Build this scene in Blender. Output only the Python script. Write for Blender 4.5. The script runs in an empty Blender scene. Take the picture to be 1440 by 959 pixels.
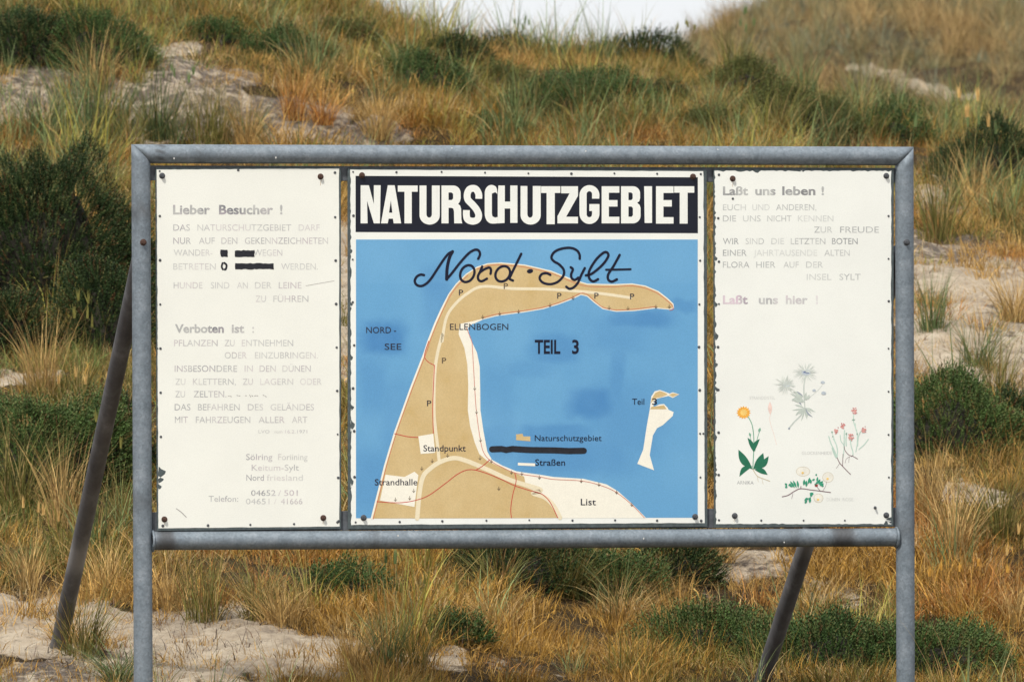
import bpy, math, random
import numpy as np
from mathutils import Vector, Matrix

random.seed(7); rng = np.random.default_rng(7)
SC = bpy.context.scene
COL = SC.collection
R = math.radians

# ------------------------------------------------------------------ camera
FPX = 11700.0; HOR = 401.0; CX, CY = 720.0, 479.5
PITCH = math.atan((CY - HOR) / FPX)
EYE = 1.5
cam_d = bpy.data.cameras.new('camera'); cam = bpy.data.objects.new('camera', cam_d); COL.objects.link(cam)
cam.location = (0, 0, EYE); cam.rotation_euler = (math.pi/2 - PITCH, 0, 0)
cam_d.sensor_width = 36; cam_d.lens = FPX * 36 / 1440
cam_d.clip_start = 0.5; cam_d.clip_end = 3000
cam_d.dof.use_dof = True; cam_d.dof.focus_distance = 26.0; cam_d.dof.aperture_fstop = 15
SC.camera = cam

# ------------------------------------------------------------------ sky and sun (bright overcast)
SUN_EL, SUN_AZ = R(56), R(205)          # azimuth measured from +Y clockwise: behind the camera, to its left
W = bpy.data.worlds.new('World'); SC.world = W; W.use_nodes = True
nt = W.node_tree; nt.nodes.clear()
out = nt.nodes.new('ShaderNodeOutputWorld'); bg = nt.nodes.new('ShaderNodeBackground')
sky = nt.nodes.new('ShaderNodeTexSky'); sky.sky_type = 'NISHITA'; sky.sun_disc = False
sky.sun_elevation = SUN_EL; sky.sun_rotation = SUN_AZ; sky.dust_density = 3
mx = nt.nodes.new('ShaderNodeMix'); mx.data_type = 'RGBA'; mx.inputs[0].default_value = 0.85
nt.links.new(sky.outputs[0], mx.inputs[6]); mx.inputs[7].default_value = (12.0, 12.3, 12.6, 1)
nt.links.new(mx.outputs[2], bg.inputs[0]); bg.inputs[1].default_value = 0.066
nt.links.new(bg.outputs[0], out.inputs[0])
sun_d = bpy.data.lights.new('sun', 'SUN'); sun = bpy.data.objects.new('sun', sun_d); COL.objects.link(sun)
sun_d.energy = 2.9; sun_d.angle = R(5); sun_d.color = (1, .95, .86)
sdir = Vector((math.sin(SUN_AZ)*math.cos(SUN_EL), math.cos(SUN_AZ)*math.cos(SUN_EL), math.sin(SUN_EL)))
sun.rotation_euler = sdir.to_track_quat('Z', 'Y').to_euler(); sun.location = (-5, 10, 20)
SC.view_settings.view_transform = 'Standard'; SC.view_settings.look = 'None'
SC.view_settings.exposure = 0.37; SC.view_settings.gamma = 1

# ------------------------------------------------------------------ helpers
def tag(o, label=None, cat=None, group=None, kind=None):
    if label: o['label'] = label
    if cat: o['category'] = cat
    if group: o['group'] = group
    if kind: o['kind'] = kind
    return o
def mesh_np(name, V, F, cols=None, cname='col', smooth=False):
    """V (n,3), F list of faces or (m,k) array"""
    me = bpy.data.meshes.new(name)
    V = np.asarray(V, dtype=np.float32)
    if isinstance(F, np.ndarray):
        m, k = F.shape
        me.vertices.add(len(V)); me.vertices.foreach_set('co', V.ravel())
        me.loops.add(m*k); me.loops.foreach_set('vertex_index', F.astype(np.int32).ravel())
        me.polygons.add(m); me.polygons.foreach_set('loop_start', np.arange(0, m*k, k, dtype=np.int32))
        me.update(calc_edges=True)
    else:
        me.from_pydata([tuple(v) for v in V.tolist()], [], F); me.update()
    if cols is not None:
        a = me.color_attributes.new(cname, 'FLOAT_COLOR', 'POINT')
        c = np.ones((len(V), 4), dtype=np.float32); c[:, :3] = cols
        a.data.foreach_set('color', c.ravel())
    if smooth: me.polygons.foreach_set('use_smooth', np.ones(len(me.polygons), dtype=bool))
    return me
def obj(name, me, m=None, parent=None):
    o = bpy.data.objects.new(name, me); COL.objects.link(o)
    if m is not None and me is not None and not me.materials: me.materials.append(m)
    if parent: o.parent = parent
    return o
class NT:
    def __init__(s, name):
        s.m = bpy.data.materials.new(name); s.m.use_nodes = True; s.t = s.m.node_tree; s.b = s.t.nodes['Principled BSDF']
        s.b.inputs['Specular IOR Level'].default_value = 0.3
    def n(s, ty, **kw):
        x = s.t.nodes.new(ty)
        for k, v in kw.items():
            if k[0] == 'i' and k[1:].isdigit(): x.inputs[int(k[1:])].default_value = v
            else: setattr(x, k, v)
        return x
    def l(s, a, b): s.t.links.new(a, b)
    def noise(s, scale, detail=4, rough=.6, coord='Object', mapscale=None):
        tc = s.n('ShaderNodeTexCoord'); n = s.n('ShaderNodeTexNoise'); n.inputs['Scale'].default_value = scale
        n.inputs['Detail'].default_value = detail; n.inputs['Roughness'].default_value = rough
        src = tc.outputs[coord]
        if mapscale:
            mp = s.n('ShaderNodeMapping'); mp.inputs['Scale'].default_value = mapscale; s.l(src, mp.inputs[0]); src = mp.outputs[0]
        s.l(src, n.inputs['Vector']); return n.outputs['Fac']
    def ramp(s, fac, stops):
        r = s.n('ShaderNodeValToRGB'); e = r.color_ramp.elements
        while len(e) < len(stops): e.new(.5)
        for i, (p, c) in enumerate(stops):
            e[i].position = p; e[i].color = tuple(c)+(1,) if len(c) == 3 else c
        s.l(fac, r.inputs[0]); return r.outputs[0]
    def mix(s, fac, a, b, mode='MIX'):
        x = s.n('ShaderNodeMix', data_type='RGBA', blend_type=mode)
        for v, i in ((fac, 0), (a, 6), (b, 7)):
            if hasattr(v, 'links'): s.l(v, x.inputs[i])
            else: x.inputs[i].default_value = v if i == 0 else (tuple(v)+(1,) if len(v) == 3 else v)
        return x.outputs[2]
    def math(s, op, a, b=0.):
        x = s.n('ShaderNodeMath', operation=op)
        for v, i in ((a, 0), (b, 1)):
            if hasattr(v, 'links'): s.l(v, x.inputs[i])
            else: x.inputs[i].default_value = v
        return x.outputs[0]
    def bump(s, h, strength=.3, dist=.01):
        b = s.n('ShaderNodeBump'); b.inputs['Strength'].default_value = strength; b.inputs['Distance'].default_value = dist
        s.l(h, b.inputs['Height']); s.l(b.outputs[0], s.b.inputs['Normal'])
    def base(s, c): s.l(c, s.b.inputs['Base Color'])

def paint(name, col, var=.06, rough=.5, scale=30, fine=400):
    t = NT(name)
    c1 = tuple(max(0, c*(1-var)) for c in col); c2 = tuple(min(1, c*(1+var)) for c in col)
    a = t.ramp(t.noise(scale, 5, .65), [(.3, c1), (.7, c2)])
    g = t.ramp(t.noise(fine, 2, .5), [(.3, (.93, .93, .93)), (.7, (1.04, 1.04, 1.04))])
    t.base(t.mix(1., a, g, 'MULTIPLY')); t.b.inputs['Roughness'].default_value = rough
    return t.m
def srgb(r, g, b):
    f = lambda c: (c/255/12.92) if c/255 <= .04045 else ((c/255+.055)/1.055)**2.4
    return (f(r), f(g), f(b))

# value noise in numpy
def _h(ix, iy, s):
    n = (ix.astype(np.int64)*374761393 + iy.astype(np.int64)*668265263 + s*974711) & 0x7fffffff
    n = ((n ^ (n >> 13)) * 1274126177) & 0x7fffffff
    return ((n ^ (n >> 16)) & 0xffff) / 65535.0
def vnoise(x, y, s=0):
    x = np.asarray(x, float); y = np.asarray(y, float)
    ix = np.floor(x); iy = np.floor(y); fx = x-ix; fy = y-iy
    fx = fx*fx*(3-2*fx); fy = fy*fy*(3-2*fy)
    a = _h(ix, iy, s); b = _h(ix+1, iy, s); c = _h(ix, iy+1, s); d = _h(ix+1, iy+1, s)
    return (a*(1-fx)+b*fx)*(1-fy) + (c*(1-fx)+d*fx)*fy
def fbm(x, y, s=0, o=4):
    t = 0; a = .5; n = 0
    for i in range(o):
        t = t + a*vnoise(x, y, s+i*17); n += a; a *= .5; x = x*2.03; y = y*2.03
    return t/n
def sstep(a, b, x):
    t = np.clip((x-a)/(b-a), 0, 1); return t*t*(3-2*t)

# camera mapping: pixel of the 1440 x 959 photograph -> ray
fwd = np.array([0, math.cos(PITCH), -math.sin(PITCH)]); upv = np.array([0, math.sin(PITCH), math.cos(PITCH)])
def ray(px, py):
    return fwd*FPX + np.array([1., 0, 0])*(px-CX) + upv*(CY-py)
def project(P):
    P = np.asarray(P, float) - np.array([0, 0, EYE])
    d = P @ fwd
    return CX + FPX*P[..., 0]/d, CY - FPX*(P @ upv)/d

# ------------------------------------------------------------------ terrain
_TY = np.array([-60, 10, 20, 24, 26, 27.4, 29, 31, 33, 35, 37, 39, 41, 42.5, 44, 48, 56, 62, 70, 86, 96, 130, 400, 3000.])
_TZ = np.array([-1.62, -1.55, -1.45, -1.38, -1.353, -1.145, -.964, -.686, -.336, .033, .414, .77, 1.04, 1.14, 1.1, .3, -.3, -.2, 0, .2, 0, -.5, -1., -1.])
def H(X, Y):
    X = np.asarray(X, float); Y = np.asarray(Y, float)
    z = np.interp(Y, _TY, _TZ)
    pxc = 720 + X*FPX/42.5
    yc = np.interp(pxc, [-400, 0, 300, 480, 600, 700, 900, 1000, 1200, 1440, 1900], [-80, -55, -30, 14, 68, 92, 92, 112, 162, 195, 210])
    cz = -(yc-401)/FPX*42.5
    z = z + (cz - 1.14)*sstep(33, 42.5, Y)*(1-sstep(44, 52, Y))
    z = z - .20*sstep(-.5, .9, X)*sstep(25, 26, Y)*(1-sstep(28.2, 31, Y))
    # hummocks
    k = sstep(26.3, 29, Y)
    z = z + k*(.13*(fbm(X*1.1+3, Y*.8, 3, 3)-.5) + .05*(fbm(X*4, Y*4, 9, 3)-.5))
    z = z + .02*(fbm(X*5, Y*5, 21, 4)-.5)
    # eroded sandy step on the left, steeper sand face on the right
    w = sstep(.2, -.5, X)
    z = z + w*.16*(sstep(37.6, 38.1, Y+.5*(fbm(X*2, X*0, 5, 3)-.5))-.4)*sstep(35.5, 37.5, Y)*(1-sstep(38.5, 41, Y))
    # far dunes
    fr = np.interp(X*86/np.maximum(Y, 50), [.8, 1.3, 1.8, 2.6, 3.4, 6], [0, .55, .80, .95, 1., .98]) 
    far = sstep(50, 86, Y)*(1-sstep(88, 120, Y))*2.76*fr
    far = far + 2.72*np.exp(-((X+1.75)/.62)**4)*sstep(52, 74, Y)*(1-sstep(76, 95, Y))
    z = z + far + .25*(fbm(X*.5, Y*.25, 31, 3)-.5)*sstep(55, 65, Y)
    return z + EYE
def hit(px, py, y0=22., y1=100., step=.02):
    d = ray(px, py); d = d/d[1]
    Y = np.arange(y0, min(y1, 46.) if y0 < 46 else y1, step); X = d[0]*Y; Z = EYE + d[2]*Y
    g = H(X, Y); k = np.nonzero(g >= Z)[0]
    if len(k) == 0 or k[0] == 0: return hit(px, py+4, y0, y1, step) if py < 200 else None
    i = k[0]; return np.array([X[i], Y[i], g[i]])

# patches, given by where they lie in the photograph (evaluated at ground points)
SAND = [(50,138,105,44,1),(170,150,90,40,.9),(275,110,95,32,.95),(235,70,45,13,.8),(400,165,110,34,1),(500,190,90,22,1),(330,185,220,26,.9),(281,145,90,40,.9),
        (1350,420,110,90,1.),(1300,370,50,50,.9),(1375,505,120,70,1),(1410,590,50,30,.7),(1312,280,50,38,.9),(1400,470,75,80,1),(1350,530,60,36,.6),(1395,345,60,22,.4),
        (50,880,160,44,1),(290,905,150,62,1),(420,925,120,38,.9),(120,960,160,40,.9),
        (920,140,42,24,.9),(960,165,25,15,.5),(1060,795,90,30,.6),(1150,840,75,42,.45),(980,850,60,28,.35),(1370,700,60,24,.55),(1400,640,50,20,.4),
        (35,532,70,13,.9),(170,590,50,25,.6),(600,930,60,22,.6),(730,940,110,20,.35),(320,340,80,70,.7),(484,420,60,120,1),(40,150,60,30,1)]
FSAND = [(1212,92,30,7,.8),(1240,104,38,8,.9),(1285,116,38,8,.85),(1320,128,38,8,.85),(1352,136,34,8,1)]
GREEN = [(80,350,180,190,1),(90,640,170,130,.9),(110,60,160,50,.9),(400,75,100,22,.9),(590,100,90,28,.8),(820,150,150,55,1),(760,45,180,22,.8),(960,65,130,26,.7),
         (1130,150,160,70,.8),(1400,220,90,70,1),(1350,600,90,60,.9),(720,800,120,45,.8),(940,800,80,35,.8),(480,820,80,30,.6),(1200,900,220,50,.9),(650,880,60,30,.6),
         (200,120,200,70,.6),(560,870,60,40,.5),(1380,300,80,50,.4),(240,20,140,25,.5)]
DEBRIS = [(240,130,330,80,1),(500,190,120,40,1),(70,130,120,60,.85),(1330,330,100,60,1),(1400,450,50,50,.9),(1320,420,40,60,.8),(1350,560,90,30,.95),(930,140,60,30,.9),(1050,800,110,50,.85),(60,945,90,30,1),(1280,118,120,34,.8),(1150,850,60,40,.7),(330,900,60,30,.5)]
def blobs(B, px, py, wob=1.):
    v = np.zeros_like(px)
    wx = px + wob*28*(fbm(px/38, py/22, 41, 3)-.5)*2; wy = py + wob*16*(fbm(px/38+9, py/22, 43, 3)-.5)*2
    for (cx, cy, rx, ry, s) in B:
        d = ((wx-cx)/rx)**2 + ((wy-cy)/ry)**2
        v = np.maximum(v, s*(1-sstep(.35, 1.35, d)))
    return v
def sandmask(X, Y, Z):
    px, py = project(np.stack([X, Y, Z], -1))
    near = Y < 50
    v = np.where(near, blobs(SAND, px, py), blobs(FSAND, px, py, .4))
    v = np.where(Y < 25.8, np.maximum(v, sstep(.45, .6, fbm(X*.7, Y*.7, 55, 3))), v)
    return v
def greenmask(X, Y, Z):
    px, py = project(np.stack([X, Y, Z], -1))
    return np.where(Y < 50, blobs(GREEN, px, py), 0.)

def axis(parts):
    a = []
    for (s, e, st) in parts: a.append(np.arange(s, e, st))
    return np.concatenate(a)
xs = axis([(-1500,-200,100),(-200,-30,10),(-30,-8,1.),(-8,-4,.25),(-4,4,.03),(4,8,.25),(8,30,1.),(30,200,10),(200,1501,100)])
ys = axis([(-60,10,5),(10,24,1.),(24,26,.1),(26,43.5,.035),(43.5,55,.3),(55,90,.25),(90,130,2),(130,400,20),(400,3001,200)])
GX, GY = np.meshgrid(xs, ys); GZ = H(GX, GY)
SM = sandmask(GX.ravel(), GY.ravel(), GZ.ravel())
# fine crust and footprints on the bare sand
GZ = GZ + (SM.reshape(GX.shape))*(.05*(fbm(GX*8, GY*5, 71, 4)-.5) + .05*(np.abs(fbm(GX*22, GY*12, 77, 3)-.5)))*(GY > 25)*(GY < 45)
nx, ny = len(xs), len(ys)
idx = np.arange(nx*ny).reshape(ny, nx)
F = np.stack([idx[:-1,:-1].ravel(), idx[:-1,1:].ravel(), idx[1:,1:].ravel(), idx[1:,:-1].ravel()], -1)
gm = greenmask(GX.ravel(), GY.ravel(), GZ.ravel())
_px, _py = project(np.stack([GX.ravel(), GY.ravel(), GZ.ravel()], -1)); DB = blobs(DEBRIS, _px, _py)
me = mesh_np('dune_ground', np.stack([GX.ravel(), GY.ravel(), GZ.ravel()], -1), F, np.stack([SM, gm, DB], -1), 'mask', smooth=True)
t = NT('dune_sand_and_thatch')
at = t.n('ShaderNodeAttribute', attribute_name='mask'); sp = t.n('ShaderNodeSeparateColor'); t.l(at.outputs['Color'], sp.inputs[0])
sand = t.ramp(t.noise(7, 9, .78), [(.28, (.20,.165,.135)), (.44, (.46,.375,.28)), (.56, (.575,.485,.37)), (.75, (.66,.575,.455))])
grit_shade = t.ramp(t.noise(48, 8, .82), [(.33, (.22,.19,.17)), (.42, (.95,.95,.95)), (.7, (1.1,1.1,1.1))])  # grit; its dark spots also paint small shadows into the sand
sand = t.mix(1., sand, grit_shade, 'MULTIPLY')
hum = t.ramp(t.noise(3.2, 6, .7), [(.5, (0,0,0)), (.62, (1,1,1))])
sand = t.mix(t.math('MULTIPLY', hum, .35), sand, (.15,.125,.11))
deb = t.ramp(t.math('MULTIPLY', sp.outputs[2], t.math('ADD', t.noise(16, 7, .78), t.math('MULTIPLY', t.noise(4, 3, .6), .35))), [(.58, (0,0,0)), (.70, (1,1,1))])
sand = t.mix(t.math('MULTIPLY', deb, .85), sand, t.ramp(t.noise(60, 5, .7), [(.35, (.035,.028,.028)), (.6, (.14,.115,.105)), (.8, (.30,.26,.23))]))
th = t.ramp(t.noise(45, 6, .7), [(.3, (.022,.015,.010)), (.55, (.06,.04,.02)), (.75, (.16,.10,.045))])
edge = t.ramp(t.math('ADD', sp.outputs[0], t.math('MULTIPLY', t.math('SUBTRACT', t.noise(14, 5, .7), .5), .9)), [(.38, (0,0,0)), (.55, (1,1,1))])
t.base(t.mix(edge, th, sand)); t.b.inputs['Roughness'].default_value = .95
t.b.inputs['Specular IOR Level'].default_value = .1
t.bump(t.math('ADD', t.noise(40, 8, .75), t.math('MULTIPLY', t.noise(9, 4, .6), .6)), 1., .022)
tag(obj('dune_ground', me, t.m), kind='structure')

# ------------------------------------------------------------------ the sign
ANG = R(13.0); rv = np.array([math.cos(ANG), math.sin(ANG), 0]); nb = np.array([-math.sin(ANG), math.cos(ANG), 0])
CEN = np.array([(735-CX)/FPX*26, 26., 0]); 
gz = float(H(CEN[0], CEN[1])); ORG = np.array([CEN[0], CEN[1], gz])
sign = bpy.data.objects.new('information_board', None); COL.objects.link(sign)
sign.location = ORG; sign.rotation_euler = (0, 0, ANG)
tag(sign, 'three-panel nature reserve board with blue map on a grey galvanised tube frame', 'sign')
eye = np.array([0, 0, EYE])
def S(px, py, off=0.):
    """pixel -> point in the board's own frame, on its plane pushed back by off"""
    d = ray(px, py); t = ((ORG + nb*off - eye) @ nb)/(d @ nb); P = eye + d*t - ORG
    return Vector((float(P @ rv), float(P @ nb), float(P[2])))
MPP = 1/450.

def galv():
    t = NT('galvanised_tube')
    a = t.ramp(t.noise(25, 6, .7), [(.25, (.14,.17,.20)), (.5, (.19,.225,.26)), (.75, (.27,.305,.345))])
    v = t.n('ShaderNodeTexVoronoi'); v.inputs['Scale'].default_value = 160; tc = t.n('ShaderNodeTexCoord'); t.l(tc.outputs['Object'], v.inputs['Vector'])
    sp = t.ramp(v.outputs['Color'], [(0, (.83,.83,.83)), (1, (1.17,1.17,1.17))])
    a = t.mix(1., a, sp, 'MULTIPLY')
    st = t.ramp(t.noise(9, 8, .75, mapscale=(1,1,4)), [(.6, (0,0,0)), (.72, (1,1,1))])
    a = t.mix(t.math('MULTIPLY', st, .55), a, (.36,.38,.40))
    rs = t.ramp(t.noise(14, 8, .8), [(.68, (0,0,0)), (.78, (1,1,1))])
    a = t.mix(t.math('MULTIPLY', rs, .6), a, (.08,.07,.065))
    at = t.n('ShaderNodeAttribute', attribute_name='burn'); sp2 = t.n('ShaderNodeSeparateColor'); t.l(at.outputs['Color'], sp2.inputs[0])
    a = t.mix(sp2.outputs[0], a, (.06,.055,.055))
    t.base(a); t.b.inputs['Metallic'].default_value = .3; t.b.inputs['Roughness'].default_value = .6
    t.bump(t.noise(120, 5, .7), .12, .003)
    return t.m
M_GALV = galv()
def darktube():
    t = NT('shaded_underside_tube')  # brace tube: shade of its underside is put into the dark colour
    a = t.ramp(t.noise(12, 7, .7, mapscale=(1,1,.35)), [(.3, (.075,.075,.082)), (.55, (.13,.13,.14)), (.75, (.24,.24,.26))])
    at = t.n('ShaderNodeAttribute', attribute_name='burn'); sp2 = t.n('ShaderNodeSeparateColor'); t.l(at.outputs['Color'], sp2.inputs[0])
    a = t.mix(sp2.outputs[0], a, (.30,.30,.31))  # pale band: a patch of light painted into the colour
    t.base(a); t.b.inputs['Metallic'].default_value = .2; t.b.inputs['Roughness'].default_value = .6
    t.bump(t.noise(150, 5, .7), .15, .003); return t.m
M_DARK = darktube()

def tube(name, A, B, r, m, cutA=None, cutB=None, burns_or_light=(), seg=36, rings=60, cap=True):
    """A, B local points; cutA / cutB = normals of the planes (through A / B) where the tube ends"""
    A = Vector(A); B = Vector(B); ax = (B-A).normalized()
    u = ax.orthogonal().normalized()
    if abs(ax.y) < .5: u = Vector((0, -1, 0)); u = (u - ax*u.dot(ax)).normalized()
    w = ax.cross(u)
    V = []; C = []
    L = (B-A).length
    for i in range(rings+1):
        s = i/rings
        for k in range(seg):
            a = 2*math.pi*k/seg; o = u*math.cos(a)*r + w*math.sin(a)*r
            tA = 0.; tB = L
            if cutA is not None: tA = -(o.dot(cutA))/(ax.dot(cutA))
            if cutB is not None: tB = L - (o.dot(cutB))/(ax.dot(cutB))
            p = A + ax*(tA + (tB-tA)*s) + o
            V.append(tuple(p)); b = 0
            for (c, wd, st) in burns_or_light:  # dark weld burns on the frame, painted light bands on the braces
                x = (tA + (tB-tA)*s - c)/wd + .35*(vnoise(p.x*40, p.z*40, 3)-.5); b = max(b, st*math.exp(-x**4))
            C.append((b, 0, 0))
    F = []
    for i in range(rings):
        for k in range(seg):
            k2 = (k+1) % seg; F.append((i*seg+k, i*seg+k2, (i+1)*seg+k2, (i+1)*seg+k))
    me = mesh_np(name, np.array(V), F, np.array(C), 'burn', smooth=True)
    if cap:
        me2 = me
        import bmesh
        bm = bmesh.new(); bm.from_mesh(me2); bm.verts.ensure_lookup_table()
        bm.faces.new([bm.verts[k] for k in range(seg)][::-1]).smooth = False
        bm.faces.new([bm.verts[rings*seg+k] for k in range(seg)]).smooth = False
        bm.normal_update(); bm.to_mesh(me2); bm.free()
    return obj(name, me, m, sign)
TR = 13.2*MPP                                  # tube radius, about 3 cm
# front plane of the board is off = 0; tube axes lie a little behind
TO = .008
TL = S(198, 216.6, TO); TRR = S(1271.6, 219.8, TO)
BL = S(202.3, 1030, TO); BRr = S(1274, 1030, TO)
mL = Vector((-1, 0, 1)).normalized(); mR = Vector((1, 0, 1)).normalized()
def wn(a, b): return (a-b)
cutTL = Vector((1, 0, 1)).normalized(); cutTR = Vector((-1, 0, 1)).normalized()
# mitred corners: both tubes end on the same diagonal plane
BL2 = Vector((BL.x, BL.y, -.25)); BR2 = Vector((BRr.x, BRr.y, -.25))
tube('post', BL2, TL, TR, M_GALV, cutB=Vector((1,0,1)).normalized(), burns_or_light=((1.9,.02,.5),(1.0,.03,.35)))
tube('post', BR2, TRR, TR, M_GALV, cutB=Vector((-1,0,1)).normalized(), burns_or_light=((.9,.03,.3),))
tube('top_rail', TL + Vector((.0008,0,0)), TRR - Vector((.0008,0,0)), TR, M_GALV, cutA=Vector((1,0,1)).normalized(), cutB=Vector((-1,0,1)).normalized(), rings=120, burns_or_light=((.055,.006,.7),(.18,.01,.25)))
RL = S(214.5, 760.2, TO); RR_ = S(1260.5, 755.2, TO)
tube('bottom_rail', RL, RR_, TR*.985, M_GALV, burns_or_light=((.04,.03,.75),(2.21,.035,.75),(2.05,.02,.35),(.7,.015,.25)), rings=240)
def ringmesh(name, c, n, r, rr, m, parent=sign, seg=28):
    n = Vector(n).normalized(); u = n.orthogonal().normalized(); w = n.cross(u); V = []; F = []
    for i in range(seg):
        a = 2*math.pi*i/seg; d = u*math.cos(a)+w*math.sin(a); q = rr*(.75+.5*random.random())
        for k in range(6):
            b = 2*math.pi*k/6; V.append(tuple(Vector(c)+d*(r+q*math.cos(b))+n*q*math.sin(b)))
    for i in range(seg):
        for k in range(6): F.append((i*6+k, ((i+1)%seg)*6+k, ((i+1)%seg)*6+(k+1)%6, i*6+(k+1)%6))
    return obj(name, mesh_np(name, np.array(V), F, smooth=True), m, parent)
ringmesh('weld_bead', RL, (1,0,0), TR*1.0, .005, M_GALV); ringmesh('weld_bead', RR_, (1,0,0), TR*1.0, .005, M_GALV)
# braces: bolted behind the posts, running back and down into the sand
FL = S(85.5, 893, 1.38); FR = S(1063, 985, 1.38)
def brace(A, Fp, post):
    d = (Fp-A).normalized(); L = (Fp-A).length
    return tube('brace', A, Fp + d*.16, TR*.93, M_DARK, burns_or_light=((L*.78,.07,.75),) if post else ((L*.62,.06,.8),))  # the pale band painted on each brace stands for light falling there
AL = S(200, 352, .045); AR = S(1267, 352, .045)
brace(AL, FL, True); brace(AR, FR, False)

M_RUST = paint('rusty_steel', (.075,.04,.03), .4, .8, 200)
M_STEEL = paint('dull_dark_steel', (.07,.075,.085), .35, .5, 200)
def dome(r, h, hexa=False, seg=14):
    V = [(0, -h, 0)]; F = []
    rings = [(r*.5, -h*.9), (r*.85, -h*.6), (r, -h*.2), (r, 0)]
    if hexa: seg = 6; rings = [(r*.8, -h), (r, -h*.8), (r, 0)]
    for (q, y) in rings:
        for k in range(seg): a = 2*math.pi*k/seg+.3; V.append((q*math.cos(a), y, q*math.sin(a)))
    for k in range(seg): F.append((0, 1+k, 1+(k+1) % seg))
    for j in range(len(rings)-1):
        for k in range(seg): a = 1+j*seg; F.append((a+k, a+seg+k, a+seg+(k+1)%seg, a+(k+1)%seg))
    return V, F
def bolt(px, py, off, parent, rust, r=.0095, name='bolt'):
    V1, F1 = dome(r, .003, False, 18); V2, F2 = dome(r*.62, .008, True); n = len(V1)
    V = V1 + [(x, y-.002, z) for x, y, z in V2]; F = F1 + [tuple(i+n for i in f) for f in F2]
    o = obj(name, mesh_np(name, np.array(V), F), M_RUST if rust else M_STEEL, parent); o.location = S(px, py, off)
    return o
pb = -TR+TO
bolt(201.5, 341, pb, sign, True, .0105); bolt(1275, 341, pb, sign, False, .0105)
M_SPK = paint('white_speck', (.62,.62,.60), .1, .7, 90)
for (x, y) in ((636,209),(388,222),(245,223),(1010,211),(824,213),(560,753),(905,757),(1103,762)):
    o = obj('speck', mesh_np('speck', np.array([(.0022*math.cos(a*.9)*(1+.3*math.sin(3*a)), -.0006 if a else -.001, .0035*math.sin(a*.9)) for a in range(7)]), [tuple(range(7))]), M_SPK, sign)
    zz = S(x, y, -TR+TO); yc_ = TL.z if y < 400 else (RL.z+RR_.z)/2; dz = max(-.9*TR, min(.9*TR, zz.z-yc_)); o.location = (zz.x, TO-math.sqrt(max(1e-6, TR**2-dz**2))-.0004, zz.z)
# flat bars behind the panels at top and bottom
def box(name, a, b, m, parent=sign, bev=.0015):
    V = [(x, y, z) for x in (a[0], b[0]) for y in (a[1], b[1]) for z in (a[2], b[2])]
    F = [(0,1,3,2),(4,6,7,5),(0,4,5,1),(2,3,7,6),(0,2,6,4),(1,5,7,3)]
    o = obj(name, mesh_np(name, np.array(V), F), m, parent)
    if bev: bv = o.modifiers.new('bevel', 'BEVEL'); bv.width = bev; bv.segments = 2
    return o
M_BAR = paint('grey_steel_bar', (.10,.11,.125), .3, .6, 40)
for (ya, yb, l, r) in ((233, 254, 211, 1261), (720, 747.5, 214, 1261)):
    p = S(l, yb, .012); q = S(r, ya, .018)
    zt = S(l, ya, .012).z
    box('mounting_bar', (p.x, .012, p.z), (q.x, .018, zt), M_BAR)
# z-shaped clips seen in the gaps
# ---- flat shapes on the panels
def earclip(contours):
    cu = bpy.data.curves.new('c', 'CURVE'); cu.dimensions = '2D'; cu.fill_mode = 'BOTH'
    for c in contours:
        s = cu.splines.new('POLY'); s.points.add(len(c)-1)
        for i, (x, y) in enumerate(c): s.points[i].co = (x*.01, y*.01, 0, 1)
        s.use_cyclic_u = True
    o = bpy.data.objects.new('c', cu); me = bpy.data.meshes.new_from_object(o)
    V = [(v.co.x*100, v.co.y*100) for v in me.vertices]; F = [tuple(p.vertices) for p in me.polygons]
    bpy.data.objects.remove(o); bpy.data.meshes.remove(me); bpy.data.curves.remove(cu)
    return V, F
def to_panel(V, F, off):
    P = [S(x, y, off) for x, y in V]; out = []
    for f in F:
        a, b, c = P[f[0]], P[f[1]], P[f[2]]
        n = (b-a).cross(c-a); out.append(tuple(f) if n.y < 0 else tuple(reversed(f)))
    return np.array([tuple(p) for p in P]), out
def flat(name, contours, off, m, parent, cols=None):
    V, F = earclip(contours); V, F = to_panel(V, F, off*.3)
    return obj(name, mesh_np(name, V, F), m, parent)
def stroke_geo(pts, w, closed=False, taper=False, cap=True):
    """quads along a polyline with round-ish joins; returns V,F in pixels"""
    p = [np.array(q, float) for q in pts]; V = []; F = []
    n = len(p)
    for i in range(n):
        a = p[(i-1) % n] if (closed or i > 0) else p[i]; b = p[(i+1) % n] if (closed or i < n-1) else p[i]
        d = b-a; d = d/(np.hypot(*d)+1e-9); q = np.array([-d[1], d[0]])
        ww = w*(1 - (i/(n-1))*.75 if taper else 1)/2
        V += [tuple(p[i]+q*ww), tuple(p[i]-q*ww)]
    for i in range(n-1 + (1 if closed else 0)):
        j = (i+1) % n; F.append((2*i, 2*i+1, 2*j+1, 2*j))
    if cap and not closed:
        for e in (0, n-1):
            c = p[e]; ww = w*(1 - (e/(n-1))*.75 if taper else 1)/2; b0 = len(V)
            a0 = p[1]-p[0] if e == 0 else p[-2]-p[-1]; th = math.atan2(a0[1], a0[0])
            V.append(tuple(c))
            for k in range(7): a = th + math.pi/2 + math.pi*k/6; V.append((c[0]+ww*math.cos(a), c[1]+ww*math.sin(a)))
            for k in range(6): F.append((b0, b0+1+k, b0+2+k))
    return V, F
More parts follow.
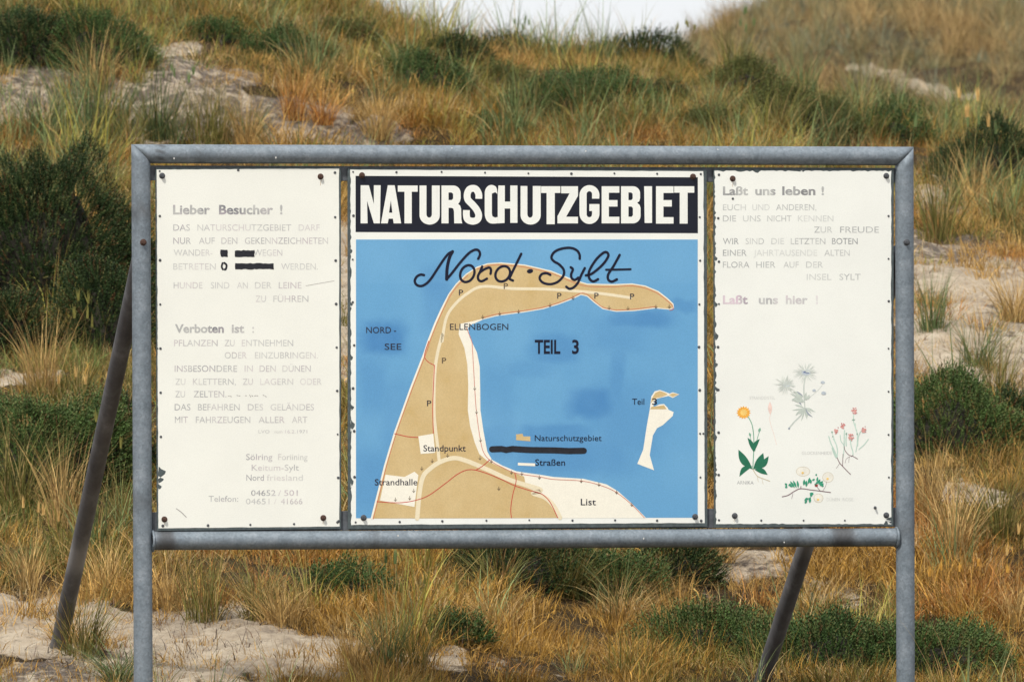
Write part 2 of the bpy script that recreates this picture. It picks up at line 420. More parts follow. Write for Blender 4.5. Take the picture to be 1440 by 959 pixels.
def smooth_path(pts, n=6, closed=False):
    p = [np.array(q, float) for q in pts]; m = len(p); out = []
    for i in range(m if closed else m-1):
        if closed: a, b, c, d = p[(i-1)%m], p[i], p[(i+1)%m], p[(i+2)%m]
        else: a, b, c, d = p[max(i-1,0)], p[i], p[i+1], p[min(i+2,m-1)]
        for k in range(n):
            t = k/n; out.append(.5*((2*b)+(-a+c)*t+(2*a-5*b+4*c-d)*t*t+(-a+3*b-3*c+d)*t**3))
    if not closed: out.append(p[-1])
    return [tuple(q) for q in out]
def strokes(name, paths, off, m, parent):
    """paths: (points, width, smooth?, closed?)"""
    Va = []; Fa = []
    for j, (pts, w, sm, cl) in enumerate(paths):
        q = smooth_path(pts, 8, cl) if sm else pts
        V, F = stroke_geo(q, w, cl); V, F = to_panel(V, F, off*.3 - j*.000012)
        n = sum(len(v) for v in Va); Va.append(V); Fa += [tuple(i+n for i in f) for f in F]
    o = obj(name, mesh_np(name, np.concatenate(Va), Fa), m, parent)
    if name in ('map_arrow', 'scratch'): o['kind'] = 'stuff'
    return o

# built-in font text, each word stretched to the span it has on the board
_fc = {}
def word_geo(txt, weight):
    k = (txt, weight)
    if k in _fc: return _fc[k]
    cu = bpy.data.curves.new('t', 'FONT'); cu.body = txt; cu.size = 1; cu.offset = weight; cu.resolution_u = 3; cu.fill_mode = 'BOTH'
    o = bpy.data.objects.new('t', cu); me = bpy.data.meshes.new_from_object(o)
    V = [(v.co.x, v.co.y) for v in me.vertices]; F = [tuple(p.vertices) for p in me.polygons]
    bpy.data.objects.remove(o); bpy.data.meshes.remove(me); bpy.data.curves.remove(cu)
    _fc[k] = (V, F); return V, F
HC = max(v[1] for v in word_geo('H', 0)[0])
def text_line(name, words, base, cap, off, m, parent, weight=0., slope=0.):
    """words: (text, x0, x1, strength); every word is an object"""
    for (tx, x0, x1, st) in words:
        V, F = word_geo(tx, weight)
        a = min(v[0] for v in V); b = max(v[0] for v in V)
        P = [(x0+(v[0]-a)/(b-a)*(x1-x0), base + slope*(x0-words[0][1]) - v[1]/HC*cap) for v in V]
        P, F2 = to_panel(P, F, off*.3)
        obj(name, mesh_np(name, P, F2, np.array([(st, st, st)]*len(P)), 'ink'), m, parent)
def inkmat(name, ink, ground, scale=28, lo=.35, hi=.7, pink=None):
    t = NT(name)
    at = t.n('ShaderNodeAttribute', attribute_name='ink'); sp = t.n('ShaderNodeSeparateColor'); t.l(at.outputs['Color'], sp.inputs[0])
    n = t.ramp(t.noise(scale, 3, .6, mapscale=(1,1,.6)), [(lo, (.5,.5,.5)), (hi, (1,1,1))])
    s = t.n('ShaderNodeSeparateColor'); t.l(n, s.inputs[0])
    f = t.math('MULTIPLY', s.outputs[0], sp.outputs[0])
    c = ink
    if pink: c = t.mix(t.ramp(t.noise(11, 2, .5), [(.46, (0,0,0)), (.62, (1,1,1))]), ink, pink)
    t.base(t.mix(f, ground, c)); t.b.inputs['Roughness'].default_value = .5; return t.m
CREAM = srgb(234, 235, 228); CREAM2 = srgb(235, 237, 232)
def board(name, col):
    t = NT(name)
    a = t.ramp(t.noise(3, 5, .6), [(.3, tuple(c*.95 for c in col)), (.7, tuple(min(1,c*1.03) for c in col))])
    g = t.ramp(t.noise(300, 3, .6), [(.3, (.94,.94,.94)), (.7, (1.03,1.03,1.03))])
    a = t.mix(1., a, g, 'MULTIPLY')
    # thin run-down dirt and specks
    d = t.ramp(t.noise(10, 7, .75, mapscale=(3,1,.5)), [(.62, (0,0,0)), (.85, (1,1,1))])
    a = t.mix(t.math('MULTIPLY', d, .3), a, (.55,.50,.42))
    s = t.ramp(t.noise(70, 4, .8), [(.76, (0,0,0)), (.8, (1,1,1))])
    a = t.mix(t.math('MULTIPLY', s, .6), a, (.35,.28,.2))
    t.base(a); t.b.inputs['Roughness'].default_value = .45
    t.bump(t.noise(60, 3, .5), .04, .002); return t.m
M_W1 = board('cream_panel_paint', CREAM); M_W2 = board('white_panel_paint', CREAM2)
M_PLATE = paint('weathered_backing_plate', (.075,.095,.10), .35, .6, 60)
def jag(x0, y0, x1, y1, depth, n, seed, chips=()):
    """points from (x0,y0) to (x1,y1); ragged inwards (to the left of travel in y-down pixels = interior given by caller sign)"""
    r = random.Random(seed); L = math.hypot(x1-x0, y1-y0); nx_, ny_ = -(y1-y0)/L, (x1-x0)/L; P = []
    for i in range(n):
        t = i/n; d = depth*max(0, r.random()**2.5)
        x, y = x0+(x1-x0)*t, y0+(y1-y0)*t
        P.append((x+nx_*d, y+ny_*d))
        for (tc, w, dd) in chips:
            if t <= tc < t+1/n:
                for (s, q) in ((-.5,0),(-.3,.5),(-.1,.9),(.12,1.),(.3,.4),(.5,.1)):
                    tt = tc+s*w; P.append((x0+(x1-x0)*tt+nx_*dd*q, y0+(y1-y0)*tt+ny_*dd*q))
    return P
def panel(name, label, plate, coat, edges, mcoat):
    """plate / coat: corners TL, TR, BR, BL in pixels"""
    V = []
    for o in (0., .006):
        for c in plate: V.append(tuple(S(c[0], c[1], o) if o == 0 else S(c[0], c[1], 0) + Vector((0, .006, 0))))
    F = [(3,2,1,0),(4,5,6,7)] + [(i, (i+1)%4, (i+1)%4+4, i+4) for i in range(4)]
    p = obj('panel', mesh_np('panel', np.array(V), F), M_PLATE, sign); p['label'] = label
    b = p.modifiers.new('bevel', 'BEVEL'); b.width = .001; b.segments = 1
    pts = []
    for i in range(4):
        a, c = coat[i], coat[(i+1) % 4]; d, n, chips = edges[i]
        pts += jag(a[0], a[1], c[0], c[1], d, n, i+len(label), chips)
    flat('paint_coat', [pts], -.0012, mcoat, p)
    return p
PL = panel('panel', 'cream left panel of faded lettering', [(218.8,235.5),(479.5,235),(479.8,743.5),(220.8,746.5)], [(220.3,238.6),(477,237.3),(477.6,740.2),(222.6,742.6)],
    [(.5,40,((.45,.01,1.5),)),(.6,40,()),(.5,30,()),(.7,90,((.155,.035,11),(.135,.022,8),(.115,.02,5),(.5,.01,1.5)))], M_W1)
PC = panel('panel', 'middle panel with the blue map under a black title band', [(489,236.5),(994,238.5),(995,740.5),(489.5,744)], [(492.4,238.6),(989.6,241),(991,735.2),(493.4,738)],
    [(.5,40,()),(.8,50,()),(.6,40,()),(1.8,110,((.12,.03,4),(.28,.035,6),(.33,.02,5),(.47,.02,3.5),(.62,.015,3.5),(.77,.02,3)))], M_W2)
PR = panel('panel', 'white right panel with faded lettering and painted flowers', [(1003.4,237.5),(1257,237.5),(1256.4,739.8),(1004.4,742)], [(1004.6,240),(1253.6,240),(1253.6,737),(1006.4,736.6)],
    [(2.2,60,((.24,.05,3.5),(.5,.03,2))),(1.,50,((.985,.012,7),)),(1.2,50,((.03,.03,5),)),(2.6,150,((.45,.02,4),(.53,.03,5),(.62,.02,4),(.38,.02,5),(.75,.02,4)))], M_W2)

# nails round the panel edges and the bolts
nailV, nailF = dome(.0042, .0022, False, 8); nail_me = mesh_np('nail', np.array(nailV), nailF); nail_me.materials.append(M_STEEL)
def nails(parent, pts):
    for (x, y) in pts:
        o = obj('nail', nail_me, None, parent); o.location = S(x, y, -.0007); s = random.uniform(.7, 1.15); o.scale = (s, 1, s)
nails(PL, [(224.5,241),(335,239.5),(471,243)] + [(224.7+.3*i, 304+62*i) for i in range(6)] + [(471.3+.7*i, 305.5+61*i) for i in range(8)] + [(229,739),(292.5,738.5),(352,737.5),(413.5,736.5),(474.5,734)])
nails(PC, [(496.5,242),(557.5,242.5),(621,242),(682,243),(743,244),(803.5,244.5),(864,244),(924,244.6),(985.5,245)] + [(497,303.5),(496,365),(496,425),(498,485.5),(496.5,546),(498,606),(498.5,670.5)]
      + [(984,305.5),(984.5,366.5),(983.5,428),(983,488),(984,548.5),(984.5,609.5),(989,609.5),(985,671)] + [(500,734),(562,733.5),(622,732.5),(684,731.6),(744.3,731),(805,731.4),(865,731.2),(924,731.6),(986,732)])
nails(PR, [(1011,246),(1030.5,279.5),(1010,307),(1011,368),(1011,427.5),(1009.7,488),(1010,548),(1010.5,608),(1010.6,667.5),(1011,731)]
      + [(1249.5,304),(1249.5,364),(1249.8,423.5),(1249.5,490),(1249.5,550.5),(1249.5,611),(1250,671)] + [(1070.5,731.5),(1130,731.5),(1188,731.5),(1252,734)])
for (x, y, r_) in ((228,247.5,0),(450.8,248.6,1),(231.2,730,1),(454.6,728,1)): bolt(x, y, -.0005, PL, r_)
for (x, y, r_) in ((509,246.8,1),(974.5,248.6,1),(511.3,727.8,0),(977.5,726.3,0)): bolt(x, y, -.0009, PC, r_)
for (x, y, r_) in ((1030.3,251.5,1),(1246.3,247.6,0),(1033.2,725,0),(1246.3,724.2,0)): bolt(x, y, -.0005, PR, r_)
bolt(1230.6, 713.6, -.0005, PR, False, .005)

M_RUN = paint('rust_run_stain', (.50,.40,.29), .2, .6, 90)
def rust_run(x, y, L, w, par):
    r = random.Random(int(x)); strokes('rust_run', [([(x+r.uniform(-.5,.5)+.5*math.sin(k), y+2+L*k/6) for k in range(7)], w*r.uniform(.6,1.), True, False)], -.0014, M_RUN, par)
for (x, y, L, w, par) in ((450.8,250,9,.8,PL),(231,731,7,.9,PL),(454.6,729,6,1.,PL),(1030.3,253,8,.8,PR),(1033,726,6,.8,PR)): rust_run(x, y, L, w, par)
# ---- lettering on the left panel
INK_L = inkmat('faded_grey_ink', (.22,.22,.26), CREAM, pink=(.42,.34,.40))
INK_LB = inkmat('faded_bold_ink', (.12,.12,.155), CREAM, 9, .42, .6, pink=(.36,.29,.36))
OT = -.0022
def TL_(words, base, cap=8.8, weight=.0, m=None, parent=None, slope=0): 
    return text_line('lettering', words, base, cap, OT, m or INK_L, parent or PL, weight, slope)
TL_([('Lieber',243.3,295.4,1.),('Besucher',308,384,.85),('!',393.8,397.2,.8)], 301.2, 12.3, .028, INK_LB)
TL_([('DAS',243.7,267,.8),('NATURSCHUTZGEBIET',277.6,409.5,.65),('DARF',420,449.5,.55)], 324.6)
TL_([('NUR',243.7,268.4,1.),('AUF',279.7,302,.7),('DEN',311.3,333.8,.8),('GEKENNZEICHNETEN',344.3,461.2,.8)], 343.1)
TL_([('WANDER-',244.2,298.8,.6),('WEGEN',356.5,397,.6)], 359.8)
TL_([('BETRETEN',243.7,303.4,.6),('O',311,319.8,.6),('WERDEN.',395.3,447,.6)], 379.3)
TL_([('HUNDE',244.2,284.7,.65),('SIND',296.4,322.6,.55),('AN',333.2,348.5,.5),('DER',358.5,382,.6),('LEINE',392,424,.8)], 405.7)
TL_([('ZU',359.4,374,.7),('FÜHREN',384.4,433.7,.7)], 424.6)
TL_([('Verboten',246,314.8,1.),('ist',325.8,343.5,.8),(':',354.7,357.3,.7)], 467.7, 11.3, .028, INK_LB)
TL_([('PFLANZEN',244.8,306,.7),('ZU',315.7,329.9,.6),('ENTNEHMEN',340,412.3,.6)], 486.7)
TL_([('ODER',316,347,.7),('EINZUBRINGEN.',358.6,446.9,.6)], 504)
TL_([('INSBESONDERE',245.6,333.4,.9),('IN',344,355.6,.7),('DEN',365,387.8,.7),('DÜNEN',397.2,437,.7)], 522.7)
TL_([('ZU',246.5,260.7,.5),('KLETTERN,',271.3,331.6,.65),('ZU',341.4,355.6,.8),('LAGERN',365.9,412.3,.6),('ODER',422,452.2,.55)], 541)
TL_([('ZU',246.5,260.2,.65),('ZELTEN.',272.2,318.3,.8)], 558.5)
TL_([('DAS',245.6,267.8,.8),('BEFAHREN',278.4,337,.75),('DES',348.5,370,.7),('GELÄNDES',380.4,441.6,.7)], 576.8)
TL_([('MIT',246,264.3,1.),('FAHRZEUGEN',275.4,352,.8),('ALLER',363.5,400.2,.8),('ART',410.5,432.2,.7)], 594.5)
TL_([('LVO',363.5,379,.7),('vom',385,397,.4),('16.2.1971',401,432,.7)], 609, 4.6)
TL_([('Sölring',346,383,1.),('Foriining',391.2,432.5,.6)], 646.5, 8.4)
TL_([('Keitum-Sylt',353.9,420.3,.75)], 661.5, 8.4)
TL_([('Nord',346.4,371,1.),('friesland',375,425.8,.5)], 675.6, 8.4)
TL_([('04652',353.2,387.5,1.),('/',391,395.5,.6),('501',399.5,418.6,.9)], 696.8, 7.8)
TL_([('04651',345.8,379,.7),('/',385,389,.5),('41666',395,425.2,.9)], 708.6, 7.8)
TL_([('Telefon:',293.3,335,.8)], 705.2, 8.2)
# remnants of a scratched-out line, marker over words
M_MARK = paint('black_marker', (.018,.019,.026), .3, .45, 60)
def marker(x0, y0, x1, y1, j, parent, off=-.003, name='marker_patch'):
    r = random.Random(int(x0*7+y0)); P = []
    n = max(4, int((x1-x0)/3)); k = max(2, int((y1-y0)/3))
    for i in range(n): P.append((x0+(x1-x0)*i/n, y0+r.uniform(-j, j)))
    for i in range(k): P.append((x1+r.uniform(-j, j), y0+(y1-y0)*i/k))
    for i in range(n): P.append((x1-(x1-x0)*i/n, y1+r.uniform(-j, j)))
    for i in range(k): P.append((x0+r.uniform(-j, j), y1-(y1-y0)*i/k))
    return flat(name, [P], off, M_MARK, parent)
marker(310.2,351.4,320.4,361,.7,PL); marker(330.3,352.2,358,361.4,.6,PL); marker(330.8,370.4,385.2,378.8,.5,PL)
strokes('marker_patch', [([(313,370),(311.8,375),(313.4,379)],2.6,True,False),([(315.5,369.8),(318.6,373),(317.5,378.5),(315.8,379)],2.8,True,False)], -.003, M_MARK, PL)
M_SCR = paint('grey_scratch', (.33,.31,.30), .3, .6, 200)
strokes('scratch', [([(x, 557-random.random()*2), (x+1.6, 556+random.random()*2)], .9, False, False) for x in (321,324,333,336,345,351,354,358,361,370,373)]
        + [([(248,715),(255,720),(262,727)],1.,True,False), ([(430,402),(447,399),(470,395)],.5,True,False)], -.0022, M_SCR, PL)

# ---- right panel
INK_R = inkmat('faded_grey_ink_right', (.20,.21,.23), CREAM2, 26)
INK_RB = inkmat('faded_bold_ink_right', (.13,.13,.15), CREAM2, 9, .42, .6)
INK_RP = inkmat('faded_pinkish_bold_ink', (.28,.27,.30), CREAM2, 14, .3, .5, pink=(.62,.45,.56))
def TR_(words, base, cap=8.5, weight=0., m=None): return text_line('lettering', words, base, cap, OT, m or INK_R, PR, weight)
TR_([('Laßt',1016.6,1052,1.),('uns',1062,1090.7,.9),('leben',1100,1146.7,.95),('!',1155.2,1158.8,.8)], 274.3, 11.4, .028, INK_RB)
TR_([('EUCH',1016.6,1049,.6),('UND',1058,1082.3,.45),('ANDEREN,',1091.3,1148,.7)], 296)
TR_([('DIE',1016.6,1035,.8),('UNS',1044.8,1069.7,.6),('NICHT',1079,1113,.6),('KENNEN',1122,1172,.45)], 311.7)
TR_([('ZUR',1144.8,1170.5,.7),('FREUDE',1181.4,1236,.85)], 327.4)
TR_([('WIR',1016.6,1038.8,1.),('SIND',1048.5,1074.4,.7),('DIE',1084.7,1102.6,.6),('LETZTEN',1112,1160.7,.75),('BOTEN',1170,1206,1.3)], 343.6)
TR_([('EINER',1016.6,1050,.9),('JAHRTAUSENDE',1059.8,1149,.4),('ALTEN',1159.2,1194.9,.6)], 359.9)
TR_([('FLORA',1016.6,1053.8,.9),('HIER',1063.5,1090.4,.75),('AUF',1101.6,1123.2,.55),('DER',1133.5,1157.3,.55)], 376.6)
TR_([('INSEL',1134.5,1169.2,.6),('SYLT',1180.4,1210.4,.7)], 393.8)
TR_([('Laßt',1016.6,1051.5,1.),('uns',1067,1094,.7),('hier',1105,1135.8,.65),('!',1147.2,1150.4,.6)], 427.2, 11.4, .028, INK_RP)
TR_([('ARNIKA',1036.3,1059.7,.9)], 680.8, 4.8); TR_([('STRANDDISTEL',1054,1090,.45)], 561.4, 4.2)
TR_([('GLOCKENHEIDE',1127.5,1170,.5)], 639, 4.4); TR_([('DÜNEN',1162.6,1181,.45),('ROSE',1185,1200,.5)], 704.2, 4.4)
# painted flowers
def fl(c, w=.0): return paint('print_%d_%d_%d' % (int(c[0]*99), int(c[1]*99), int(c[2]*99)), c, .12, .5, 60)
G_DK = fl((.02,.16,.09)); G_MD = fl((.20,.42,.30)); G_PL = fl((.50,.66,.56)); OR = fl((.86,.42,.06)); YL = fl((.88,.60,.18)); BLG = fl((.50,.56,.62)); BLD = fl((.12,.17,.34))
GRY = fl((.52,.56,.52)); PNK = fl((.62,.22,.20)); PKL = fl((.82,.62,.56)); BRN = fl((.12,.06,.05)); RED = fl((.35,.04,.04)); PETAL = fl((.84,.80,.66)); BRL = fl((.55,.48,.34))
def leaf(x0, y0, x1, y1, w, bend=0., n=7, tip=.45):
    d = np.array([x1-x0, y1-y0]); L = np.hypot(*d); q = np.array([-d[1], d[0]])/L; A = []; B = []
    for i in range(n+1):
        t = i/n; c = np.array([x0, y0])+d*t+q*bend*math.sin(math.pi*t); ww = w/2*math.sin(math.pi*t**(1 if tip > .4 else .7))
        A.append(tuple(c+q*ww)); B.append(tuple(c-q*ww))
    return A + B[-2:0:-1]
def leaves(name, L, off, m):
    Va = []; Fa = []
    for j, a in enumerate(L):
        V, F = earclip([leaf(*a[:4], a[4]*1.35, *a[5:])]); V, F = to_panel(V, F, off*.3-j*.000012); n = sum(len(v) for v in Va); Va.append(V); Fa += [tuple(i+n for i in f) for f in F]
    o = obj(name, mesh_np(name, np.concatenate(Va), Fa), m, PR); o['kind'] = 'stuff'; return o
def A5(x, y): return (1020+x/4.79, 500+y/4.79)
def A6(x, y): return (1080+x/7.99, 500+y/7.99)
def A7(x, y): return (1090+x/5.99, 560+y/5.99)
O1 = -.0022
# arnica
strokes('flower_stem', [([A5(150,405),A5(178,460),A5(190,530),A5(192,620),A5(185,760)],1.3,True,False),([A5(232,505),A5(215,560),A5(200,640)],.9,True,False),([A5(165,535),A5(180,600),A5(192,640)],.8,True,False)], O1, G_MD, PR)
leaves('flower_leaf', [A5(183,765)+A5(88,632)+(8,-2.5),A5(188,765)+A5(255,655)+(8,2.5),A5(200,760)+A5(292,676)+(6.5,3),A5(183,745)+A5(95,815)+(5.5,4),A5(195,765)+A5(285,802)+(5.5,-2),
        A5(192,650)+A5(150,552)+(4.5,1.5),A5(192,650)+A5(232,560)+(4.5,-2.5)], O1-.0003, G_DK)
leaves('flower_leaf', [A5(225,515)+A5(236,485)+(2.6,0),A5(170,545)+A5(162,518)+(2.2,0)], O1-.0003, G_MD)
strokes('flower_root', [([A5(185,765),A5(215,810),A5(255,828),A5(300,845)],1.1,True,False),([A5(215,810),A5(222,850)],.5,False,False),([A5(245,826),A5(255,865)],.5,False,False)], O1, BRL, PR)
cx_, cy_ = A5(123, 383)
leaves('flower_petal', [(cx_, cy_, cx_+10.2*math.cos(a)*1.0, cy_+9.4*math.sin(a), 3.0, 0) for a in [2*math.pi*i/15+.1 for i in range(15)]], O1, OR)
leaves('flower_petal', [(cx_, cy_, cx_+6.*math.cos(a), cy_+5.5*math.sin(a), 2.0, 0) for a in [2*math.pi*i/9+.3 for i in range(9)]], O1-.0006, YL)
# faint pink flower
leaves('flower_petal', [A5(300,310)+A5(303,400)+(4.2,0)], O1, PKL); strokes('flower_stem', [([A5(303,400),A5(300,440),A5(330,540),A5(345,600)],.5,True,False)], O1, PKL, PR)
# sea holly
LH = []; 
for (c, r0, n) in ((A6(425,190), 20, 40), (A6(200,325), 18, 36)):
    for i in range(n): 
        a = 2*math.pi*i/n + random.uniform(-.15,.15); r_ = r0*random.uniform(.6,1.05); LH.append(c + (c[0]+r_*math.cos(a), c[1]+r_*math.sin(a)*.85, .6, random.uniform(-1,1)))
leaves('flower_petal', LH, O1, fl((.62,.67,.62)))
LB = []
for (c, r0, n) in ((A6(428,190), 7.5, 12), (A6(205,327), 6, 10), (A6(615,300), 3.3, 7), (A6(518,390), 2.8, 6), (A6(625,420), 3.8, 8)):
    for i in range(n): a = 2*math.pi*i/n; LB.append(c + (c[0]+r0*math.cos(a), c[1]+r0*.7*math.sin(a), 1.5, 0))
leaves('flower_head', LB, O1-.0007, BLG)
leaves('flower_head', [A6(390,190)+A6(465,200)+(2.2,-1.2), A6(170,325)+A6(240,322)+(2.2,-1.)], O1-.0011, BLD)
leaves('flower_head', [A6(605,405)+A6(645,440)+(2,0)], O1-.0011, BLD)
strokes('flower_stem', [([A6(428,215),A6(405,330),A6(405,460),A6(415,590)],1.7,True,False),([A6(415,590),A6(370,670),A6(300,740),A6(235,815)],2.,True,False),([A6(610,330),A6(560,390),A6(430,500)],.5,True,False),([A6(200,345),A6(300,440),A6(400,520)],.5,True,False)], O1, fl((.55,.60,.56)), PR)
LL = []
for (c, a0, s_, n, r0) in ((A6(410,590), 2.6, .9, 8, 22), (A6(410,590), .7, .7, 7, 17), (A6(395,460), 3.4, .7, 8, 19), (A6(410,520), 3.6, .4, 6, 25), (A6(410,500), 5.4, .5, 5, 13)):
    for i in range(n): a = a0+random.uniform(-s_, s_); r_ = r0*random.uniform(.5,1); LL.append(c+(c[0]+r_*math.cos(a), c[1]+r_*math.sin(a), 1.6, random.uniform(-1.5,1.5)))
leaves('flower_leaf', LL, O1-.0002, fl((.52,.58,.53)))
leaves('flower_leaf', [A6(420,590)+A6(505,690)+(1.6,2), A6(380,560)+A6(300,490)+(1.6,1), A6(395,455)+A6(320,400)+(1.5,0), A6(250,810)+A6(225,825)+(2,0)], O1-.001, fl((.30,.34,.40)))
# bell heather
hd = [A7(670,100), A7(568,232), A7(517,265), A7(640,320), A7(745,257)]
LP = []; LQ = []
for j, c in enumerate(hd):
    s_ = 1. if j not in (2, 4) else .85
    for i in range(16):
        a = random.uniform(0, 6.3); r_ = random.uniform(.5, 4.)*s_; q = (c[0]+r_*math.cos(a)*.9, c[1]+r_*math.sin(a)*1.15)
        LP.append(q + (q[0]+random.uniform(-1.6,1.6), q[1]+2.2, 1.7, 0))
leaves('flower_head', LP, O1-.0004, fl((.70,.34,.31)))
leaves('flower_head', [(x+random.uniform(-.5,.5), y, x+random.uniform(-1,1), y+1.4, 1.1, 0) for (x, y) in [(c[0]+random.uniform(-3,3), c[1]+random.uniform(-4,4)) for c in hd for _ in range(7)]], O1-.0012, fl((.50,.13,.14)))
SG = [([A7(452,320),A7(470,380),A7(500,440),A7(525,500)],1.5),([A7(490,340),A7(515,390),A7(525,440),A7(522,495)],1.4),([A7(478,280),A7(490,320),A7(520,400)],.8),([A7(548,310),A7(555,360),A7(580,405),A7(572,500)],1.2),([A7(585,270),A7(582,330),A7(582,400)],1.6),
      ([A7(602,290),A7(597,350),A7(600,400)],1.6),([A7(662,140),A7(662,200),A7(690,290),A7(692,380),A7(680,450)],1.3),([A7(675,210),A7(680,270)],.9),([A7(635,350),A7(640,400),A7(655,450),A7(655,480)],1.5),([A7(720,280),A7(700,330),A7(695,400)],1.4),([A7(785,345),A7(750,390),A7(705,430)],1.3),([A7(482,420),A7(500,470),A7(515,498)],2.2)]
strokes('flower_stem', [(p, w, True, False) for p, w in SG], O1, fl((.50,.66,.58)), PR)
leaves('flower_leaf', [A7(645,183)+A7(675,180)+(1.6,0), A7(474,278)+A7(485,290)+(2,0), A7(598,290)+A7(602,310)+(1.8,0), A7(690,290)+A7(693,310)+(1.6,0), A7(480,318)+A7(490,325)+(1.6,0)], O1-.001, fl((.28,.42,.34)))
strokes('flower_root', [([A7(522,500),A7(545,545),A7(568,570),A7(600,605),A7(635,640)],1.1,True,False),([A7(582,405),A7(590,440),A7(620,475),A7(660,490),A7(695,510)],.9,True,False),([A7(568,570),A7(570,520),A7(572,470)],.8,True,False),([A7(655,480),A7(640,490)],.8,False,False),
      ([A7(590,545),A7(600,510),A7(630,490)],.4,True,False),([A7(625,490),A7(620,540)],.4,False,False),([A7(545,545),A7(515,590)],.4,False,False)], O1-.0006, fl((.22,.14,.15)), PR)
# burnet rose
strokes('flower_stem', [([A7(60,828),A7(110,815),A7(165,780),A7(215,760),A7(300,770),A7(380,780),A7(468,792)],1.2,True,False),([A7(215,760),A7(218,740)],.9,False,False),([A7(150,800),A7(140,845)],.5,False,False),([A7(380,780),A7(350,740)],.7,False,False),([A7(400,780),A7(425,740),A7(435,700)],.4,True,False)], O1-.0006, fl((.20,.12,.14)), PR)
LV = []
for (x0, y0, x1, y1, w) in ((195,755,185,690,2.2),(180,755,150,690,2.2),(165,755,125,695,2.2),(150,745,120,735,2.2),(100,735,82,715,2.4),(110,735,135,715,2),(85,755,100,735,2.6),(240,735,245,680,2.4),(262,745,262,690,2.6),(278,720,292,665,2.6),(300,720,298,680,2.2),(310,690,335,678,2),
                         (300,710,285,695,2),(352,720,380,680,2.6),(365,725,405,695,2.6),(375,735,410,715,2.6),(395,745,402,725,2.4),(350,700,358,660,2),(340,650,350,635,1.8),(340,715,370,700,2.2),(350,735,330,720,2),
                         (310,800,300,830,2.6),(320,805,290,800,2.4),(300,830,285,865,2.4),(285,840,245,860,2.4),(270,860,250,885,2.4),(300,845,290,880,2.4),(310,815,318,790,2),(275,850,255,840,2)):
    LV.append(A7(x0,y0)+A7(x1,y1)+(w,.3))
leaves('flower_leaf', LV, O1-.0012, fl((.04,.30,.18)))
def ell(cx, cy, rx, ry, n=20): return [(cx+rx*math.cos(2*math.pi*i/n), cy+ry*math.sin(2*math.pi*i/n)) for i in range(n)]
for (x, y, rx, ry) in ((235,615,9.5,6.5),(445,665,7.5,7),(365,840,6.5,6)):
    c = A7(x, y); flat('flower_petal', [ell(c[0], c[1], rx, ry)], O1+.0002, fl((.80,.78,.70)), PR)
    strokes('flower_petal', [(ell(c[0], c[1], rx, ry, 12), .45, True, True)], O1-.0002, BRL, PR)
    flat('flower_head', [ell(c[0]-.5, c[1]+2., 1.7, 1.6, 10)], O1-.0016, YL, PR)
flat('flower_head', [ell(*A7(347,733), 2.4, 1.9, 10)], O1-.002, RED, PR)

# ---- middle panel
M_BLACK = paint('navy_black_print', srgb(22,26,40), .12, .45, 30); M_WHITE = board('white_print', CREAM2)
flat('title_band', [[(500,247.6),(981.3,249.6),(981.5,328.2),(500,326.6)]], -.0019, M_BLACK, PC)
cA = lambda P: [(495+x/5.76, 240+y/5.76) for x, y in P]; cB = lambda P: [(735+x/5.76, 240+y/5.76) for x, y in P]
def arc(cx, cy, rx, ry, a0, a1, n=8): return [(cx+rx*math.cos(R(a0+(a1-a0)*i/n)), cy+ry*math.sin(R(a0+(a1-a0)*i/n))) for i in range(n+1)]
def letU(x0, x1, y0, y1, i0, i1, iy):
    return [(x0,y0),(i0,y0)] + arc((i0+i1)/2, iy-28, (i1-i0)/2, 28, 180, 0) + [(i1,y0),(x1,y0)] + arc((x0+x1)/2, y1-75, (x1-x0)/2, 75, 0, 180, 14)
def letT(x0, x1, s0, s1, y0, yb, y1): return [(x0,y0),(x1,y0),(x1,yb),(s1,yb),(s1,y1),(s0,y1),(s0,yb),(x0,yb)]
def letE(x0, x1, s1, m1, y0, a, b, c, d, y1): return [(x0,y0),(x1,y0),(x1,a),(s1,a),(s1,b),(m1,b),(m1,c),(s1,c),(s1,d),(x1,d),(x1,y1),(x0,y1)]
LT = -.0026
def letter(cont): return flat('title_letter', cont, LT, M_WHITE, PC)
letter([cA([(70,120),(137,120),(177,272),(177,120),(232,120),(226,428),(177,428),(122,246),(126,428),(70,428)])])
letter([cA([(290,120),(346,120),(398,428),(338,428),(331,390),(297,390),(289,428),(235,428)]), cA([(315,242),(300,342),(327,342)])])
letter([cA(letT(371,532,425,484,122,172,428))])
letter([cA(letU(547,711,122,438,603,647,382))])
letter([cA([(725,122),(810,122)] + arc(820,182,60,60,-90,0) + [(880,225),(874,252),(860,270),(876,285),(884,310),(886,395),(893,428),(828,428),(826,330),(820,308),(805,302),(782,302),(782,428),(725,428)]), cA([(782,178),(782,240),(806,240),(819,228),(819,190),(806,178)])])
def sletter(pts, w, cv):
    V, F = stroke_geo(smooth_path(pts, 8), w, cap=False); V = cv(V); V, F = to_panel(V, F, LT*.3)
    return obj('title_letter', mesh_np('title_letter', V, F), M_WHITE, PC)
sletter([(1027,229),(1026,190),(1005,153),(979,145),(950,155),(934,190),(938,235),(975,275),(1008,315),(1026,360),(1015,398),(977,411),(938,397),(927,365),(927,321)], 55, cA)
letter([cA([(1178,190),(1160,176),(1148,180),(1133,188),(1133,350)] + [(1138,372),(1160,382),(1180,376),(1180,428),(1150,430)] + arc(1135,350,60,80,90,180)[0:] + [(1075,350),(1075,190)] + arc(1130,182,55,65,180,285) + [(1165,130),(1174,150)])])
letter([cA([(1186,122),(1238,122),(1238,252),(1282,252),(1282,122),(1340,122),(1340,424),(1282,424),(1282,308),(1236,308),(1236,425),(1180.5,428),(1180.5,190)])])
